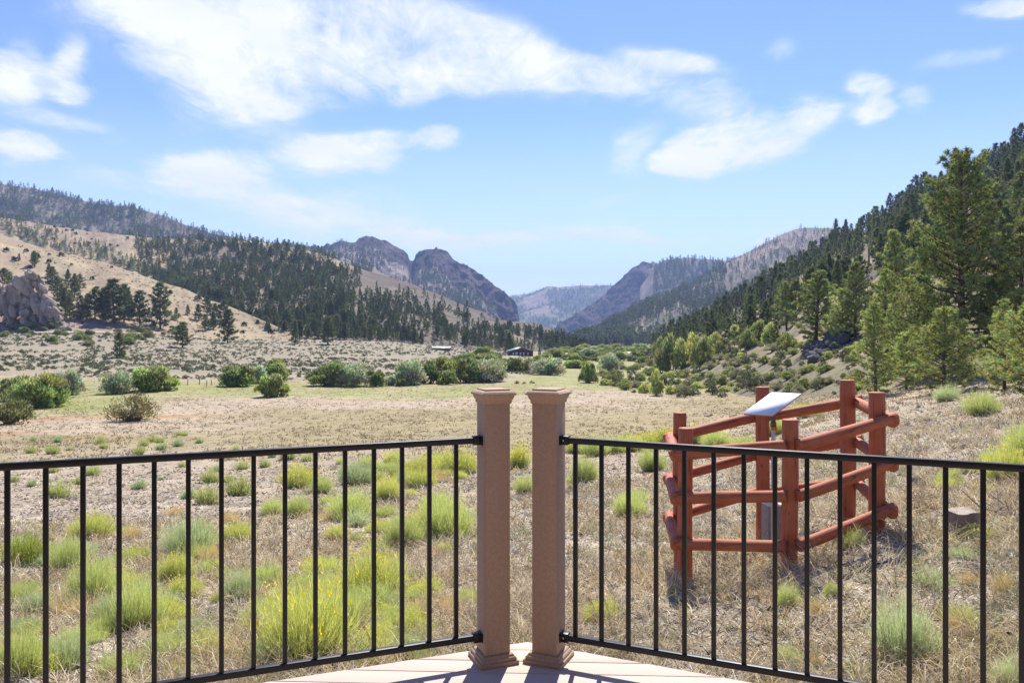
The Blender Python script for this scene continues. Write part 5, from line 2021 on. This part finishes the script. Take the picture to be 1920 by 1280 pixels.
# ------------------------------------------------------------------ log pen
def mat_log():
    m, t, out = new_mat('red_brown_stain')
    tc = t.node('ShaderNodeTexCoord')
    mp = t.node('ShaderNodeMapping')
    t.l.new(tc.outputs['Object'], mp.inputs[0])
    mp.inputs['Scale'].default_value = (12, 12, .8)
    n = t.noise(mp.outputs[0], 2.2, 8, .7, .6)
    n2 = t.noise(tc.outputs['Object'], 3, 4, .6)
    c = t.mix(t.ramp(n, [(.30, 0.), (.44, .8), (.7, 1.)]), (0.11, 0.028, 0.014), (0.42, 0.122, 0.054))
    c = t.mix(t.ramp(n2, [(.38, 0.), (.7, .7)]), c, (0.50, 0.185, 0.10))
    mk = t.node('ShaderNodeMapping')
    t.l.new(tc.outputs['Object'], mk.inputs[0])
    mk.inputs['Scale'].default_value = (16, 16, .55)
    ck = t.noise(mk.outputs[0], 1.1, 2, .5, .3)
    ckm = t.ramp(ck, [(.485, 1.), (.497, .25), (.503, .25), (.515, 1.)])
    c = t.mix(ckm, (0.06, 0.018, 0.010), c)
    vk = t.node('ShaderNodeTexVoronoi')
    mk2 = t.node('ShaderNodeMapping')
    t.l.new(tc.outputs['Object'], mk2.inputs[0])
    mk2.inputs['Scale'].default_value = (7, 7, 4.5)
    t.l.new(mk2.outputs[0], vk.inputs['Vector'])
    vk.inputs['Scale'].default_value = 1.0
    c = t.mix(t.ramp(vk.outputs['Distance'], [(.06, .75), (.13, 0.)]), c, (0.09, 0.028, 0.016))
    p = t.node('ShaderNodeBsdfPrincipled')
    t.l.new(c, p.inputs['Base Color'])
    p.inputs['Roughness'].default_value = .7
    p.inputs['Specular IOR Level'].default_value = .25
    b = t.node('ShaderNodeBump')
    b.inputs['Strength'].default_value = .7
    b.inputs['Distance'].default_value = .006
    t.l.new(n, b.inputs['Height'])
    t.l.new(b.outputs[0], p.inputs['Normal'])
    t.l.new(p.outputs[0], out.inputs[0])
    return m


M['log'] = mat_log()
M['logend'] = mat_simple('log_end', (0.42, 0.19, 0.10), .7, 30, .2)


def log(name, a, b, r0, r1, parent, seed, sides=20, nseg=14):
    """a log lying from a to b in the parent's space, grain along its own Z"""
    r = np.random.default_rng(seed)
    a, b = np.array(a, float), np.array(b, float)
    L = np.linalg.norm(b - a)
    ang = np.arange(sides) / sides * 2 * PI
    V = []
    zz = np.concatenate([[0, .0], np.linspace(.006, L - .006, nseg), [L, L]])
    for k, z in enumerate(zz):
        rr = r0 + (r1 - r0) * z / L
        if k == 0 or k == len(zz) - 1:
            rr = 0.0005
        elif k == 1 or k == len(zz) - 2:
            rr -= .005
        rad = rr * (1 + .03 * np.sin(ang * 2 + seed) + .05 * (vnoise(ang * 1.5 + seed * 3, np.full(sides, z * 3), seed) - .5))
        off = .006 * np.array([math.sin(z * 3 + seed), math.cos(z * 2.3 + seed)])
        V.append(np.stack([rad * np.cos(ang) + off[0], rad * np.sin(ang) + off[1], np.full(sides, z)], 1))
    n = len(zz)
    i = (np.arange(n - 1) * sides)[:, None] + np.arange(sides)[None]
    j = (np.arange(n - 1) * sides)[:, None] + (np.arange(sides)[None] + 1) % sides
    Q = np.stack([i, j, j + sides, i + sides], -1).reshape(-1, 4)
    me = mesh_data(name, np.concatenate(V), [Q], M['log'], smooth=True)
    o = link(name, me, parent, loc=a)
    o.rotation_euler = Vector(b - a).to_track_quat('Z', 'Y').to_euler()
    return o


def pt(px, Y):
    return np.array([(px - 960) / F * Y, Y])


posts = {'A': (pt(1274.5, 9.0), 1037, 773), 'B': (pt(1285, 8.0), 1100, 802), 'C': (pt(1481, 7.45), 1108, 786), 'D': (pt(1644, 7.75), 1042, 735), 'E': (pt(1589.5, 8.75), 982, 712), 'F': (pt(1430, 9.35), 990, 725)}
cen = sum(p[0] for p in posts.values()) / 6
pen = empty('log_pen', (cen[0], cen[1], -2.4))
org = np.array([cen[0], cen[1], -2.4])
PZ = {}
for k_, (xy, by, ty) in posts.items():
    zb = -(by - HY) / F * xy[1]
    zt = -(ty - HY) / F * xy[1]
    PZ[k_] = zb
    rr = {'A': .075, 'B': .075, 'C': .0765, 'D': .0765, 'E': .080, 'F': .076}[k_]
    log('post', np.array([xy[0], xy[1], zb - .35]) - org, np.array([xy[0], xy[1], zt]) - org, rr * 1.01, rr * .99, pen, 800 + ord(k_))
ring = 'ABCDEF'
RH = {'A': (1.30, .84, .40), 'B': (1.345, .905, .45), 'C': (1.37, .91, .452), 'D': (1.335, .90, .45), 'E': (1.33, .90, .45), 'F': (1.30, .84, .40)}
for i_ in range(6):
    a_, b_ = ring[i_], ring[(i_ + 1) % 6]
    pa, pb = posts[a_][0], posts[b_][0]
    d = (pb - pa) / np.linalg.norm(pb - pa)
    nrm = np.array([-d[1], d[0]])
    if np.dot(nrm, (pa + pb) / 2 - cen) < 0:
        nrm = -nrm
    off = .105
    for lv in range(3):
        ea = .13 if a_ not in 'C' else -.01
        eb = .13 if b_ not in 'C' else -.01
        if a_ == 'B':
            ea = .10
        if b_ == 'D':
            eb = .12
        za = PZ[a_] + RH[a_][lv]
        zb = PZ[b_] + RH[b_][lv]
        sl_ = (zb - za) / np.linalg.norm(pb - pa)
        A = np.array([*(pa - d * ea + nrm * off), za - sl_ * ea])
        B = np.array([*(pb + d * eb + nrm * off), zb + sl_ * eb])
        log('rail', A - org, B - org, .057 + .004 * (lv == 0), .055, pen, 850 + i_ * 3 + lv, nseg=10)
tag(pen, 'six-sided pen of red-stained log posts and rails around the sign', 'log fence')

# sign on its pole and the concrete block inside the pen
M['galv'] = mat_simple('galvanised_pipe', (0.42, 0.44, 0.46), .45, 15, .12, metal=.6)
M['signw'] = mat_simple('white_sheet', (0.80, 0.82, 0.84), .8, 8, .03, spec=.1)
M['sign_edge'] = mat_simple('grey_edge', (0.25, 0.28, 0.32), .5, 10, .1)
M['conc'] = mat_simple('concrete', (0.30, 0.275, 0.25), .95, 30, .15, .003, 90)
M['cgrit'] = mat_simple('pale_grit', (0.66, 0.64, 0.60), .95, 60, .2, .004, 120)
M['orange'] = mat_simple('orange_tape', (0.55, 0.16, 0.02), .7, 10, .1)
M['fit'] = mat_simple('dull_fitting', (0.12, 0.115, 0.11), .55, 30, .25, metal=.4)
Ys_ = 8.2
s0 = np.array([(1450 - 960) / F * Ys_, Ys_, -(1062 - HY) / F * Ys_])
sign = empty('sign_stand', s0)
c_top = np.array([(1448.5 - 960) / F * Ys_, Ys_, -(757.5 - HY) / F * Ys_])
zt = -.806 - s0[2]
V, Fk = tubes([(np.array([[0, 0, -.3], [0, 0, zt - .24]]), np.array([.022, .022]))], 14)
link('pole', mesh_data('pole', V, [Fk], M['galv'], smooth=True), sign)
V, Fk = tubes([(np.array([[0, 0, zt - .25], [0, 0, zt - .245], [0, 0, zt - .19], [0, 0, zt - .185], [0, 0, zt - .16], [0, 0, zt - .155], [0, 0, zt - .11], [0, 0, zt - .02]]), np.array([.020, .030, .030, .024, .024, .032, .026, .022]))], 12)
link('fitting', mesh_data('fitting', V, [Fk], M['fit']), sign)
V, Fk = tubes([(np.array([[.004, -.01, zt - .27], [.004, -.01, zt - .235]]), np.array([.029, .031]))], 9)
link('tape', mesh_data('tape', V, [Fk], M['orange']), sign)
# tilted square sheet; corners found from their sight lines
corn = [np.array([(a - 960) / F * d, d, -(b - HY) / F * d]) for a, b, d in ((1393, 775, 8.2), (1448, 779, 7.92), (1504, 738, 8.2), (1447, 736, 8.48))]
e1 = corn[1] - corn[0]
e2 = corn[3] - corn[0]
corn[2] = corn[0] + e1 + e2
c_top = (corn[0] + corn[2]) / 2
nrm = unit(np.cross(e1, e2))


def slab(name, cs, th, mat, parent, lift=0.0):
    V = np.concatenate([np.array(cs) - s0 + nrm * lift, np.array(cs) - s0 + nrm * (lift - th)])
    m = MB()
    m.add(V, [(0, 1, 2, 3), (7, 6, 5, 4), (0, 4, 5, 1), (1, 5, 6, 2), (2, 6, 7, 3), (3, 7, 4, 0)])
    return m.build(name, mat, parent)


slab('panel', corn, .006, M['signw'], sign, .006)
inner = [c_top + (c - c_top) * .985 for c in corn]
slab('frame', inner, .014, M['sign_edge'], sign, -.001)
tag(sign, 'blank white tilted sign panel on a metal pole inside the log pen', 'sign')

Yb = 8.6
b0 = np.array([(1449 - 960) / F * Yb, Yb, -(1040 - HY) / F * Yb])
blk = empty('concrete_block', b0, .08)
hb = (1040 - 946) / F * Yb
m = MB()
m.box((0, 0, hb / 2 - .1), (.185, .185, hb + .2))
m.build('body', M['conc'], blk, bevel=.008)
m = MB()
m.box((0, 0, hb + .012), (.188, .188, .022))
m.build('cap', M['cgrit'], blk, bevel=.01)
tag(blk, 'grey concrete block with a pale gritty top behind the sign pole', 'concrete block')

# ------------------------------------------------------------------ haze
HZ = MB()
HZ.box((0, 3400, 120), (9000, 7000, 700))
hm, t, out = new_mat('haze')
pv = t.node('ShaderNodeVolumePrincipled')
pv.inputs['Color'].default_value = (0.38, 0.53, 0.92, 1)
pv.inputs['Density'].default_value = 0.000135
pv.inputs['Anisotropy'].default_value = 0.1
t.l.new(pv.outputs[0], out.inputs['Volume'])
kind(HZ.build('haze', hm), 'stuff')['label'] = 'thin blue haze in the valley air'
